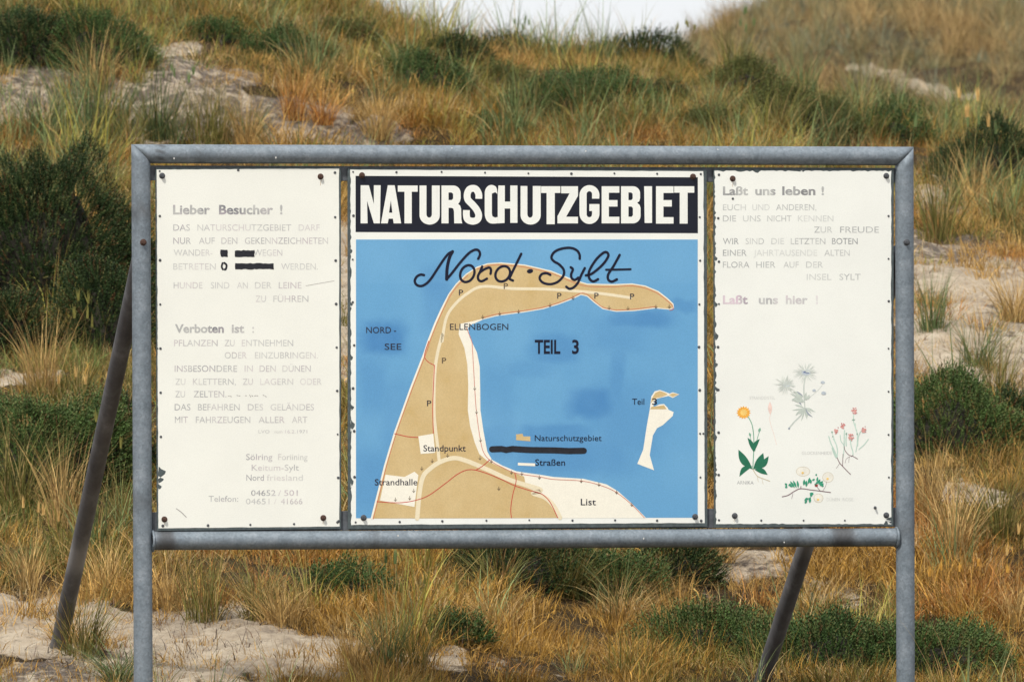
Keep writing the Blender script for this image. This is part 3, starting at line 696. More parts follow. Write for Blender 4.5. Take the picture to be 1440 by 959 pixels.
letter([cB(letU(-17,146,126,438,38,82,382))])
letter([cB(letT(149,305,194,260,128,182,435))])
letter([cB([(312,128),(448,128),(448,205),(352,375),(448,375),(448,428),(282,428),(282,370),(380,185),(312,185)])])
letter([cB([(620,228),(562,228),(562,190)] + arc(540,190,22,22,0,-180) + [(518,355)] + arc(540,355,22,24,180,0) + [(562,328),(540,328),(540,272),(622,272),(622,350)] + arc(541,350,81,83,0,180,14) + [(460,200)] + arc(541,200,81,81,180,360,14))])
letter([cB(letE(640,783,698,768,128,180,240,292,375,428))])
letter([cB([(797,128),(890,128)] + arc(893,185,58,57,-90,0) + [(951,225),(945,248),(928,262),(948,280),(955,305)] + [(955,365)] + arc(893,366,62,62,0,90) + [(797,428)]), cB([(857,178),(857,240),(880,240),(891,228),(891,190),(880,178)]), cB([(857,292),(857,375),(882,375),(893,362),(893,305),(882,292)])])
letter([cB([(984,128),(1048,128),(1048,425),(988,425)])])
letter([cB(letE(1080,1222,1140,1208,128,182,240,292,378,430))])
letter([cB(letT(1227,1390,1272,1336,128,180,430))])

# blue field as a fine grid whose print is unevenly over-painted
def blue_field():
    nx_, ny_ = 160, 130; V = []; C = []
    b0 = np.array(srgb(103,162,206)); b1 = np.array(srgb(66,126,184)); b2 = np.array(srgb(118,174,214))
    D = [(540,475,34,26,.75),(525,545,22,50,.3),(780,490,40,22,.45),(832,567,36,24,.7),(868,530,12,50,.35),(812,640,90,32,.4),(780,610,60,14,.5),(880,590,60,60,.3),(865,470,50,30,.25),(640,425,40,25,.5),(615,420,25,50,.45),(900,450,50,14,.6),(560,590,26,60,.3),(525,680,30,50,.3),(700,560,26,60,.2),(700,620,25,30,.4),(960,430,22,10,.4),(905,600,25,45,.3),(740,520,40,14,.25)]
    for j in range(ny_+1):
        for i in range(nx_+1):
            x = 500.6+(981.2-500.6)*i/nx_; yt = 337; yb = 728.4-.7*i/nx_; y = yt+(yb-yt)*j/ny_; V.append(tuple(S(x, y, -.0019*.3)))
            wx = x+10*(float(fbm(x/14, y/14, 5, 3))-.5); wy = y+10*(float(fbm(x/14, y/14, 8, 3))-.5); d = 0
            for (cx, cy, rx, ry, s) in D:
                q = max(abs(wx-cx)/rx, abs(wy-cy)/ry)*.6 + .4*math.hypot((wx-cx)/rx, (wy-cy)/ry)
                d = max(d, s*(1-float(sstep(.45, 1.3, q))))
            d = min(1, d + .25*max(0, float(fbm(x/50, y/90, 12, 4))-.45))
            l = max(0, float(fbm(x/60, y/60, 15, 3))-.4)*.8 + (.15 if y < 400 else 0)
            C.append(tuple((b0*(1-d)+b1*d)*(1-l)+b2*l))
    F = [(j*(nx_+1)+i, (j+1)*(nx_+1)+i, (j+1)*(nx_+1)+i+1, j*(nx_+1)+i+1) for j in range(ny_) for i in range(nx_)]
    t = NT('blue_map_print'); at = t.n('ShaderNodeAttribute', attribute_name='col')
    g = t.ramp(t.noise(330, 3, .6), [(.3, (.9,.9,.9)), (.7, (1.08,1.08,1.08))]); a = t.mix(1., at.outputs['Color'], g, 'MULTIPLY')
    sc = t.ramp(t.noise(50, 3, .7, mapscale=(3,1,.4)), [(.74, (0,0,0)), (.8, (1,1,1))]); a = t.mix(t.math('MULTIPLY', sc, .3), a, (.45,.6,.75))
    t.base(a); t.b.inputs['Roughness'].default_value = .5
    obj('map_sea', mesh_np('map_sea', np.array(V), F, np.array(C)), t.m, PC)
blue_field()
c3 = lambda P: [(480+x/2.717, 220+y/2.717) for x, y in P]; c4 = lambda P: [(480+x/3.093, 470+y/3.093) for x, y in P]; c5 = lambda P: [(730+x/3.093, 470+y/3.093) for x, y in P]
west = c4([(132,800),(160,690),(190,570),(232,430),(300,240),(362,80)]) + c3([(332,706),(360,635),(385,580),(412,528),(440,490),(478,452),(520,425),(560,412),(610,409),(700,417),(800,440),(880,472),(940,490),(1040,492),(1110,489),(1160,497),(1210,518),(1245,545),(1266,565),(1268,578),(1255,582)])
north = c3([(1200,577),(1120,587),(1050,590),(1000,580),(970,558),(940,532),(915,526),(880,543),(830,562),(770,580),(700,592),(640,600),(590,607),(540,620),(505,636),(484,655)])
lag = c3([(490,690)]) + c4([(590,80),(602,140),(604,230),(605,330),(618,420),(635,510),(655,545),(700,570),(760,595),(866,612)]) + c5([(30,600),(150,620),(280,628),(380,652),(430,682),(490,735),(552,798)])
M_LAND = paint('cream_map_print', srgb(240,236,222), .03, .5, 30)
def tanmat():
    t = NT('tan_map_print')
    a = t.ramp(t.noise(7, 5, .6), [(.35, srgb(210,186,138)), (.55, srgb(204,178,128)), (.7, srgb(196,167,108))])
    g = t.ramp(t.noise(260, 3, .6), [(.3, (.9,.9,.9)), (.7, (1.06,1.06,1.06))]); t.base(t.mix(1., a, g, 'MULTIPLY')); t.b.inputs['Roughness'].default_value = .5; return t.m
M_TAN = tanmat()
flat('map_land', [west + north + lag], -.0024, M_LAND, PC)
strokes('map_land', [(west+north[:-1], 2.6, False, False)], -.0022, M_LAND, PC)
tanin = c3([(452,640)]) + c4([(510,0),(535,60),(548,130),(552,220),(550,330),(560,400),(580,470),(600,520),(635,550),(700,580),(760,605),(795,618),(802,655)]) + c5([(0,655),(60,676),(105,700),(140,735),(160,770),(172,798)])
flat('map_reserve', [[(x+1.1, y) for x, y in west[:9]] + west[9:] + north[:-2] + c3([(500,630),(470,636)]) + tanin], -.0028, M_TAN, PC)
M_ROAD = paint('pale_road_print', srgb(232,220,190), .03, .5, 30)
road1 = c3([(1105,540),(1000,525),(900,515),(780,507),(650,505),(540,497),(480,525),(430,570),(400,620),(385,706)]) + c4([(440,0),(415,100),(405,200),(403,330),(408,400),(418,480),(425,545)])
strokes('map_road', [(road1[:10], 4.0, True, False), (road1[9:], 4.4, True, False), (c4([(330,800),(340,690),(355,620),(385,585),(430,555),(490,538),(550,552),(640,590),(740,635),(866,675)]) + c5([(60,690),(110,708),(150,745),(178,797)]), 6.2, True, False)], -.0032, M_ROAD, PC)
flat('map_building', [c4([(335,443),(400,432),(408,515),(345,520)])], -.0036, M_LAND, PC)
flat('map_building', [c4([(192,610),(275,620),(318,597),(335,612),(318,750),(168,722)])], -.0036, M_LAND, PC)
M_RED = paint('red_line_print', srgb(196,72,62), .1, .5, 30); M_PK = paint('thin_red_line_print', srgb(205,110,92), .1, .5, 30)
ins = lambda P, dx, dy: [(x+dx, y+dy) for x, y in P]
strokes('map_line', [(ins(west[:12], 2.2, .8), .8, True, False), (ins(west[12:], -.3, 2.2), .8, True, False), (ins(north[:14], .2, -1.3), .8, True, False),
    (c3([(478,655),(498,706)]) + c4([(570,60),(580,230),(588,340),(605,460),(620,515),(650,550),(700,578),(760,603),(866,620)]) + c5([(150,630),(270,637),(350,655),(420,685),(490,740),(545,797)]), .8, True, False)], -.0036, M_PK, PC)
strokes('map_line', [(c4([(380,30),(362,90),(375,118),(405,135)]), 1.0, True, False), (c4([(405,135),(398,300),(400,430)]), 1.1, True, False), (c4([(232,432),(290,445),(333,448)]), 1.1, True, False),
    (c4([(155,727),(250,732),(320,722),(380,700),(450,650),(510,605),(560,588),(620,600),(700,632),(760,660),(866,692)]) + c5([(60,682),(100,695),(135,730),(168,797)]), 1.1, True, False),
    (c4([(755,605),(760,640),(745,700),(737,760),(740,797)]), 1.1, True, False), (c4([(585,590),(615,572),(645,545)]), 1.1, True, False)], -.0038, M_RED, PC)
M_INK = paint('dark_map_ink', srgb(44,44,58), .15, .5, 60); M_INKB = paint('faded_map_ink', srgb(96,82,66), .1, .5, 60); M_INKN = paint('navy_map_ink', srgb(16,20,44), .15, .5, 60)
tick = []
for (x, y) in c4([(580,235),(588,338),(605,460),(603,538),(652,552),(740,600),(785,605),(350,583),(395,550),(462,527),(315,680),(235,718),(297,712),(685,670)]) + c5([(88,622),(270,637),(347,652),(424,686),(490,740)]) + c3([(1023,578),(1095,580),(1202,574),(1253,574),(605,600),(677,592),(797,568),(885,540),(540,613)]):
    tick += [([(x, y-2.6), (x, y+2.4)], .7, False, False), ([(x-1.7, y+.2), (x, y+2.5), (x+1.8, y)], .7, False, False)]
strokes('map_arrow', tick, -.0040, M_INKB, PC)
OI = -.0044
s3 = lambda P: [(570+x/8.47, 335+y/8.47) for x, y in P]; s4 = lambda P: [(730+x/8.47, 335+y/8.47) for x, y in P]
def oval(cx, cy, rx, ry, rot, n=14): return [(cx+rx*math.cos(2*math.pi*i/n)*math.cos(rot)-ry*math.sin(2*math.pi*i/n)*math.sin(rot), cy+rx*math.cos(2*math.pi*i/n)*math.sin(rot)+ry*math.sin(2*math.pi*i/n)*math.cos(rot)) for i in range(n)]
wS = 3.5
strokes('script_lettering', [(s3([(222,440),(180,434),(135,460),(112,510),(135,555),(185,570),(240,548),(300,490),(380,370),(460,250),(515,185),(565,158)]), wS, True, False),
   (s3([(562,160),(530,220),(508,300),(496,380),(492,490)]), wS*1.25, True, False), (s3([(492,490),(560,410),(650,295),(740,195),(800,150),(850,137),(882,160),(888,200),(868,246)]), wS, True, False),
   (s3(oval(738,422,105,80,-1.1)), wS, True, True),
   (s3([(915,338),(890,400),(866,450),(872,495),(910,513),(972,482)]), wS, True, False), (s3([(885,410),(940,372),(1000,350),(1020,378),(1015,425)]), wS, True, False),
   (s3(oval(1160,425,98,80,-.9)), wS, True, True), (s3([(1380,187),(1320,310),(1262,430),(1242,482),(1282,505)]), wS, True, False),
   (s4([(372,437),(325,417),(268,430),(245,480),(285,530),(370,548),(460,520),(525,450),(532,380),(480,315),(415,275),(385,230),(415,170),(490,130),(600,115),(680,140),(718,190),(722,245)]), wS, True, False),
   (s4([(615,347),(640,372),(620,430),(628,478),(665,497),(705,470)]), wS, True, False), (s4([(782,357),(740,440),(700,530),(650,585),(600,603),(562,578)]), wS, True, False),
   (s4([(795,443),(870,420),(990,320),(1058,225),(1055,178),(1012,170),(930,240),(860,340),(828,420),(840,485),(885,515),(940,488)]), wS, True, False),
   (s4([(1198,200),(1120,340),(1062,430),(1062,492),(1105,517),(1165,490)]), wS, True, False), (s4([(1036,376),(1180,374),(1328,370)]), 2.9, False, False)], OI, M_INKN, PC)
flat('script_lettering', [s4(oval(130,393,38,26,-.2))], OI, M_INKN, PC)
def TC(words, base, cap, weight=.0, m=M_INK, off=OI): return text_line('lettering', words, base, cap, off, m, PC, weight)
TC([('NORD',515,550,1),('-',554,557,1)], 468.4, 8.6, 0); TC([('SEE',541,564.5,1)], 491.7, 8.6, 0); TC([('ELLENBOGEN',632.7,714.8,1)], 463.8, 8.6, 0)
TC([('TEIL',752,788,1),('3',804.5,814,1)], 497, 18.6, .022, M_INKN); TC([('Teil',889,906,1)], 568.8, 8.4, .0, M_INKN); TC([('3',917,924,1)], 568.8, 8.4, .01, M_INKN)
TC([('Naturschutzgebiet',752,846,1)], 619.8, 8.2, 0., M_INKN); TC([('Straßen',752.6,794.7,1)], 654.4, 8.8, .005, M_INKN); TC([('List',816.7,838,1)], 710, 9, .005)
TC([('Standpunkt',595.4,655,1)], 634.4, 8.6, .008); TC([('Strandhalle',527,587,1)], 682, 8.6, .008)
for (x, y, m_) in ((648.3,411.5,M_INK),(711.4,402.5,M_INKB),(786.6,416,M_INK),(838.8,416,M_INK),(889,417,M_INK),(624.5,507,M_INKB),(603.5,567,M_INK)): TC([('P',x-3,x+3,1)], y+4, 8, .005, m_)
strokes('marker_patch', [([(692,631.5),(705,631),(712,632.4),(720,631),(745,632.5),(780,633),(800,634),(821,633.6)], 8.6, False, False)], OI, M_MARK, PC)
flat('legend_swatch', [c4([(760,435),(788,432),(792,444),(822,444),(822,465),(760,460)])], -.0030, M_TAN, PC)
flat('legend_swatch', [c4([(768,558),(843,561),(843,573),(768,570)])], -.0030, M_LAND, PC)
flat('inset_island', [c5([(568,328),(575,270),(590,248),(612,242),(640,252),(655,258),(668,252),(697,261),(668,277),(650,268),(620,275),(600,280),(590,292),(582,318),(610,305),(630,303),(645,318),(650,328),(672,338),(668,355),(625,395),(600,408),(582,440),(568,525),(587,591),(514,563),(540,500),(555,400)])], -.0028, M_LAND, PC)
flat('inset_island', [c5([(572,300),(578,278),(592,255),(612,246),(640,256),(646,263),(622,272),(598,277),(584,288)])], -.0031, M_TAN, PC); flat('inset_island', [c5([(652,263),(668,256),(694,261),(668,273)])], -.0031, M_TAN, PC)
flat('inset_island', [c5([(570,326),(576,315),(606,312),(630,308),(642,326)])], -.0031, M_TAN, PC)

# ------------------------------------------------------------------ vegetation
def blades(n, rad, hmin, hmax, wid, bend, segs, seed, lean=(0., 0.), spread=.5, base_pow=.7, colf=None, zmin=0.):
    """n curved tapering blades -> V, F(tri), var"""
    g = np.random.default_rng(seed)
    a = g.uniform(0, 2*np.pi, n); r = rad*g.uniform(0, 1, n)**base_pow
    bx = r*np.cos(a); by = r*np.sin(a)
    h = g.uniform(hmin, hmax, n); az = a + g.normal(0, .9, n); tilt = np.abs(g.normal(0, spread, n)); bd = bend*np.abs(g.normal(.7, .5, n))
    dx = np.cos(az); dy = np.sin(az); fa = g.uniform(0, 2*np.pi, n); w = wid*g.uniform(.6, 1.3, n)
    K = segs+1; t = np.linspace(0, 1, K)
    ang = tilt[:, None] + bd[:, None]*t[None]                      # angle from vertical along the blade
    ds = h[:, None]/segs
    hx = np.concatenate([np.zeros((n,1)), np.cumsum(np.sin(ang[:, :-1])*ds, 1)], 1); hz = np.concatenate([np.zeros((n,1)), np.cumsum(np.cos(ang[:, :-1])*ds, 1)], 1)
    X = bx[:, None] + hx*dx[:, None] + lean[0]*hz**2; Y = by[:, None] + hx*dy[:, None] + lean[1]*hz**2; Z = hz + zmin
    ww = w[:, None]*(1-t[None]**1.5)*.5
    sx = np.cos(fa)[:, None]*ww; sy = np.sin(fa)[:, None]*ww
    Lp = np.stack([X-sx, Y-sy, Z], -1); Rp = np.stack([X+sx, Y+sy, Z], -1)
    V = np.empty((n, 2*K-1, 3)); V[:, 0:2*segs:2] = Lp[:, :segs]; V[:, 1:2*segs:2] = Rp[:, :segs]; V[:, -1] = Lp[:, -1]
    T = []
    for i in range(segs-1): T += [(2*i, 2*i+1, 2*i+3), (2*i, 2*i+3, 2*i+2)]
    T.append((2*segs-2, 2*segs-1, 2*segs))
    T = np.array(T); Fi = (T[None] + (np.arange(n)*(2*K-1))[:, None, None]).reshape(-1, 3)
    var = np.repeat(g.uniform(0, 1, n), 2*K-1)
    return V.reshape(-1, 3), Fi, var
def join(parts):
    V = []; F = []; C = []; n = 0
    for v, f, c in parts: V.append(v); F.append(f+n); C.append(c); n += len(v)
    return np.concatenate(V), np.concatenate(F), np.concatenate(C)
def grassmat(name, source):
    """blade colour = tint (per instance or per object) varied blade by blade towards straw and rust"""
    t = NT(name)
    if source == 'INSTANCER':
        at = t.n('ShaderNodeAttribute', attribute_name='tint', attribute_type='INSTANCER'); tint = at.outputs['Color']
    else:
        oi = t.n('ShaderNodeObjectInfo'); tint = oi.outputs['Color']
    av = t.n('ShaderNodeAttribute', attribute_name='var'); sp = t.n('ShaderNodeSeparateColor'); t.l(av.outputs['Color'], sp.inputs[0])
    v = t.ramp(sp.outputs[0], [(0, (.4,.4,.4)), (.5, (.95,.95,.95)), (1, (1.6,1.6,1.6))])
    a = t.mix(1., tint, v, 'MULTIPLY')
    a = t.mix(t.ramp(sp.outputs[1], [(.80, (0,0,0)), (.86, (.75,.75,.75))]), a, (.52,.35,.15))
    a = t.mix(t.ramp(sp.outputs[2], [(.92, (0,0,0)), (.96, (.7,.7,.7))]), a, (.26,.12,.045))
    t.base(a); t.b.inputs['Roughness'].default_value = .6; t.b.inputs['Specular IOR Level'].default_value = .2
    tr = t.n('ShaderNodeBsdfTranslucent'); t.l(a, tr.inputs[0]); ms = t.n('ShaderNodeMixShader'); ms.inputs[0].default_value = .14
    o = t.t.nodes['Material Output']; t.l(t.b.outputs[0], ms.inputs[1]); t.l(tr.outputs[0], ms.inputs[2]); t.l(ms.outputs[0], o.inputs[0])
    return t.m
M_GI = grassmat('grass_instanced', 'INSTANCER'); M_GO = grassmat('grass_tuft', 'OBJECT')
def varcols(var):
    r = (var*7.31) % 1; s = (var*13.77) % 1
    return np.stack([var, r, s], -1)
def grassmesh(name, parts, m):
    V, F, c = join(parts); me = mesh_np(name, V, F, varcols(c), 'var'); me.materials.append(m); return me

# prototypes live in a collection that is not part of the scene
proto = bpy.data.collections.new('grass_prototypes')
def pro(name, me):
    o = bpy.data.objects.new(name, me); proto.objects.link(o); return o
for i in range(4): pro('a%02d_fine' % i, grassmesh('fine_grass', [blades(85, .10, .025, .085, .0031, 1.9, 3, 100+i, (.6,0), .7)], M_GI))
for i in range(3): pro('b%02d_tall' % i, grassmesh('tall_grass', [blades(45, .07, .08, .19, .0034, 1.6, 4, 200+i, (.5,0), .45), blades(35, .10, .03, .09, .0026, 1.2, 3, 230+i, (.6,0), .8)], M_GI))
for i in range(2): pro('c%02d_mat' % i, grassmesh('matted_grass', [blades(95, .13, .04, .12, .0032, 1.7, 3, 300+i, (0,0), 1.1)], M_GI))
for i in range(2): pro('d%02d_marram' % i, grassmesh('marram_grass', [blades(36, .06, .16, .34, .0042, 1.3, 5, 400+i, (.5,.0), .32), blades(20, .08, .1, .25, .0035, 1.5, 4, 430+i, (.4,0), .7)], M_GI))
for i in range(2): pro('e%02d_litter' % i, grassmesh('dead_stalks', [blades(22, .12, .03, .12, .0035, 1.2, 3, 500+i, (0,0), 1.4)], M_GI))

def scatter(name, P, tint, idx_, scl, kind='stuff'):
    me = bpy.data.meshes.new(name); n = len(P)
    me.vertices.add(n); me.vertices.foreach_set('co', P.astype(np.float32).ravel())
    a = me.attributes.new('tint', 'FLOAT_COLOR', 'POINT'); c = np.ones((n, 4), np.float32); c[:, :3] = tint; a.data.foreach_set('color', c.ravel())
    a = me.attributes.new('idx', 'INT', 'POINT'); a.data.foreach_set('value', idx_.astype(np.int32))
    a = me.attributes.new('scl', 'FLOAT_VECTOR', 'POINT'); a.data.foreach_set('vector', scl.astype(np.float32).ravel())
    rot = np.zeros((n, 3), np.float32); rot[:, 2] = rng.uniform(0, 6.283, n); rot[:, :2] = rng.normal(0, .12, (n, 2))
    a = me.attributes.new('rot', 'FLOAT_VECTOR', 'POINT'); a.data.foreach_set('vector', rot.ravel())
    o = obj(name, me)
    g = bpy.data.node_groups.new(name, 'GeometryNodeTree'); g.interface.new_socket('Geometry', in_out='INPUT', socket_type='NodeSocketGeometry'); g.interface.new_socket('Geometry', in_out='OUTPUT', socket_type='NodeSocketGeometry')
    N = g.nodes.new; gi = N('NodeGroupInput'); go = N('NodeGroupOutput'); ip = N('GeometryNodeInstanceOnPoints'); ci = N('GeometryNodeCollectionInfo')
    ci.inputs['Collection'].default_value = proto; ci.inputs['Separate Children'].default_value = True; ci.inputs['Reset Children'].default_value = True
    def na(nm, ty): x = N('GeometryNodeInputNamedAttribute'); x.data_type = ty; x.inputs[0].default_value = nm; return x.outputs[0]
    L = g.links.new; L(gi.outputs[0], ip.inputs['Points']); L(ci.outputs[0], ip.inputs['Instance']); ip.inputs['Pick Instance'].default_value = True
    L(na('idx', 'INT'), ip.inputs['Instance Index']); L(na('rot', 'FLOAT_VECTOR'), ip.inputs['Rotation']); L(na('scl', 'FLOAT_VECTOR'), ip.inputs['Scale']); L(ip.outputs[0], go.inputs[0])
    md = o.modifiers.new('scatter', 'NODES'); md.node_group = g
    tag(o, kind=kind); return o
STRAW = np.array((.58,.355,.105)); GOLD = np.array((.47,.27,.058)); RUST = np.array((.48,.22,.055)); OLIVE = np.array((.215,.195,.045)); GREENC = np.array((.13,.175,.05)); BLUEG = np.array((.17,.215,.085)); PALE = np.array((.60,.45,.24)); GREYB = np.array((.17,.13,.11))
def region(n, y0, y1, m):
    Y = rng.uniform(y0, y1, n); hw = 720/FPX*Y + m; X = rng.uniform(-1, 1, n)*(720/FPX*y1+m); k = np.abs(X) < hw
    return X[k], Y[k]
def tintmap(X, Y, gm):
    n = len(X); a = fbm(X*1.3, Y*.9, 61, 3); b = fbm(X*2.2+5, Y*1.6, 63, 3); c = rng.uniform(0, 1, n)
    t = np.where((a > .56)[:, None], STRAW, GOLD); t = np.where(((b > .6) & (c < .7))[:, None], RUST, t)
    og = (fbm(X*.9+2, Y*.7, 66, 3) > .5) & (c < .6); t = np.where(og[:, None], OLIVE, t)
    up = sstep(32, 40, Y); t = np.where((rng.uniform(0, 1, n) < .2*up)[:, None], OLIVE*1.1, t)
    k = rng.uniform(0, 1, n); t = np.where((k < gm*.55)[:, None], OLIVE*.9, t); t = np.where((k < gm*.28)[:, None], GREENC*1.2, t)
    t = np.where((rng.uniform(0, 1, n) < .05)[:, None], PALE, t)
    px_, py_ = project(np.stack([X, Y, H(X, Y)], -1)); lf = sstep(330, 120, px_)*sstep(480, 560, py_)*(1-sstep(800, 850, py_))
    t = np.where((rng.uniform(0, 1, n) < .6*lf)[:, None], OLIVE*.95, t); t = np.where((rng.uniform(0, 1, n) < .25*lf)[:, None], GREENC, t)
    return t*rng.uniform(.62, 1.06, (n, 1))
def dunegrass():
    X, Y = region(76000, 25.2, 45.5, 1.6); Z = H(X, Y); s = sandmask(X, Y, Z); gm = greenmask(X, Y, Z)
    s = np.clip(s + .5*(fbm(X*9, Y*7, 122, 3)-.5)*(s > .02), 0, 1); keep = rng.uniform(0, 1, len(X)) > np.clip(s*1.17 - .3*sstep(.52, .66, fbm(X*3.5, Y*2.5, 120, 3)), 0, .955)
    dens = fbm(X*5.5, Y*3.6, 88, 3); keep &= rng.uniform(0, 1, len(X)) < .12 + 2.6*(dens-.33)
    for (bx_, by_, ra, rb, pr) in CLEAR: keep &= ~((((X-bx_)/ra)**2 + ((Y-by_)/rb)**2 < 1) & (rng.uniform(0, 1, len(X)) < pr))
    X, Y, Z, s, gm = X[keep], Y[keep], Z[keep], s[keep], gm[keep]; n = len(X)
    tint = tintmap(X, Y, gm); u = rng.uniform(0, 1, n); hi = fbm(X*1.7, Y*1.7, 90, 3)
    idx_ = np.where(u < .58, rng.integers(0, 4, n), np.where(u < .68, rng.integers(4, 7, n), rng.integers(7, 9, n)))
    k = (rng.uniform(0, 1, n) < .03+.05*sstep(30, 40, Y)) & (hi > .5); idx_ = np.where(k, rng.integers(9, 11, n), idx_)
    mt = np.where((rng.uniform(0, 1, n) < .7)[:, None], BLUEG, OLIVE*1.4); tint = np.where(k[:, None], mt*rng.uniform(.8, 1.2, (n, 1)), tint)
    tus = fbm(X*5.5, Y*3.6, 88, 3); sc = rng.uniform(.7, 1.25, n)*(.75+.5*hi)*(.62+1.6*np.clip(tus-.36, 0, .5))
    return np.stack([X, Y, Z-.012], -1), tint, idx_, np.stack([sc, sc, sc*rng.uniform(.8, 1.2, n)], -1)
def fargrass():
    X, Y = region(16000, 54, 92, 3.); Z = H(X, Y); s = sandmask(X, Y, Z); keep = rng.uniform(0, 1, len(X)) > np.clip(s*1.1, 0, .97)
    keep &= fbm(X*.9, Y*.5, 98, 3) > .22
    X, Y, Z = X[keep], Y[keep], Z[keep]; n = len(X)
    a = fbm(X*.8, Y*.5, 95, 3); t = np.where((a > .5)[:, None], np.array((.36,.29,.13)), np.array((.26,.25,.12))); t = np.where((rng.uniform(0,1,n) < .2)[:, None], np.array((.24,.26,.17)), t)
    t = np.where((fbm(X*1.5, Y*.7, 97, 3) > .62)[:, None], np.array((.42,.29,.12)), t)
    u = rng.uniform(0, 1, n); idx_ = np.where(u < .5, rng.integers(0, 4, n), np.where(u < .8, rng.integers(4, 7, n), rng.integers(9, 11, n))); sc = rng.uniform(1., 1.7, n)
    return np.stack([X, Y, Z-.02], -1), t*rng.uniform(.62, .98, (n, 1)), idx_, np.stack([sc, sc, sc], -1)
def litter():
    X, Y = region(22000, 25.2, 43, 1.2); Z = H(X, Y); s = sandmask(X, Y, Z); keep = (s > .25) & (rng.uniform(0, 1, len(X)) < .20 + .2*sstep(33, 38, Y) + 1.1*sstep(.45, .62, fbm(X*3, Y*2, 101, 3)))
    X, Y, Z = X[keep], Y[keep], Z[keep]; n = len(X); u = rng.uniform(0, 1, n)
    t = np.where((u < .55)[:, None], GREYB, np.where((u < .8)[:, None], GOLD, PALE)); sc = rng.uniform(.5, 1.1, n)
    return np.stack([X, Y, Z-.004], -1), t*rng.uniform(.6, 1.2, (n, 1)), rng.integers(11, 13, n), np.stack([sc, sc, sc*.7], -1)

CLEAR = []
# ---- heather and crowberry bushes, each a thing of its own: a mound of upright leafy sprigs on woody stems
def heathmat():
    t = NT('heath_foliage'); oi = t.n('ShaderNodeObjectInfo'); av = t.n('ShaderNodeAttribute', attribute_name='var'); sp = t.n('ShaderNodeSeparateColor'); t.l(av.outputs['Color'], sp.inputs[0])
    v = t.ramp(sp.outputs[0], [(0, (.45,.45,.45)), (.6, (1,1,1)), (1, (1.7,1.7,1.7))]); a = t.mix(1., oi.outputs['Color'], v, 'MULTIPLY')
    a = t.mix(t.ramp(sp.outputs[1], [(.88, (0,0,0)), (.94, (.8,.8,.8))]), a, (.15,.07,.03)); a = t.mix(t.ramp(sp.outputs[2], [(.8, (0,0,0)), (.9, (.7,.7,.7))]), a, (.15,.16,.055))
    t.base(a); t.b.inputs['Roughness'].default_value = .6; t.b.inputs['Specular IOR Level'].default_value = .2; return t.m
M_HEATH = heathmat(); M_WOOD = paint('dark_wood_and_core', (.02,.018,.012), .4, .9, 60)
def sprigs(rx, ry, rz, seed, dens=5200, L=.05):
    g = np.random.default_rng(seed); area = math.pi*rx*ry + 4.5*math.sqrt(rx*ry)*rz; n = int(min(17000, max(250, dens*area*1.1)))
    a = g.uniform(0, 2*np.pi, n); q = g.uniform(0, 1, n)**.62; th = q*math.pi/2
    lump = .42 + 1.12*fbm(np.cos(a)*q*rx*9+50+seed, np.sin(a)*q*ry*9+50, seed, 3)
    out = .55 + .9*fbm(np.cos(a)*1.6+20, np.sin(a)*1.6+seed, seed+3, 3)
    d = np.stack([np.sin(th)*np.cos(a), np.sin(th)*np.sin(a), np.cos(th)], -1)
    inner = np.where(g.uniform(0, 1, n) < .3, g.uniform(.6, .95, n), 1.)
    P = d*np.array([rx, ry, rz])*inner[:, None]; P[:, 0] *= out; P[:, 1] *= out; P[:, 2] *= lump*1.15; P[:, 2] += g.normal(0, .008, n); 
    ax = d*(.6+.5*min(1., rz/.3)) + np.array([.1, 0, .8-.4*min(1., rz/.4)]) + g.normal(0, .33, (n, 3)); ax /= np.linalg.norm(ax, axis=1)[:, None]
    LL = L*g.uniform(.6, 1.5, n); k = 11
    V = []; var0 = g.uniform(0, 1, n)
    s = np.linspace(0, 1, k)
    ph = g.uniform(0, 6.28, n)[:, None] + np.arange(k)[None]*2.4
    u = np.cross(ax, np.array([.3, .5, .1])); u /= np.linalg.norm(u, axis=1)[:, None]; w = np.cross(ax, u)
    o = P[:, None] + ax[:, None]*(LL[:, None]*s[None])[..., None]
    rd = u[:, None]*np.cos(ph)[..., None] + w[:, None]*np.sin(ph)[..., None]; tg = np.cross(ax[:, None], rd)
    ll = (.012*(1-.45*s))[None, :, None]; lw = .0026
    A = o - tg*lw; B = o + tg*lw; C = o + rd*ll*.62 + ax[:, None]*ll*1.15
    V = np.stack([A, B, C], 2).reshape(-1, 3); F = np.arange(len(V)).reshape(-1, 3)
    var = np.repeat(np.clip(var0[:, None]*.7 + .3*g.uniform(0, 1, (n, k)), 0, 1), 3, axis=1).ravel()
    r2 = np.repeat(np.repeat(g.uniform(0, 1, n), k), 3); r3 = np.repeat(np.repeat(g.uniform(0, 1, n), k), 3)
    return V, F, np.stack([var, r2, r3], -1)
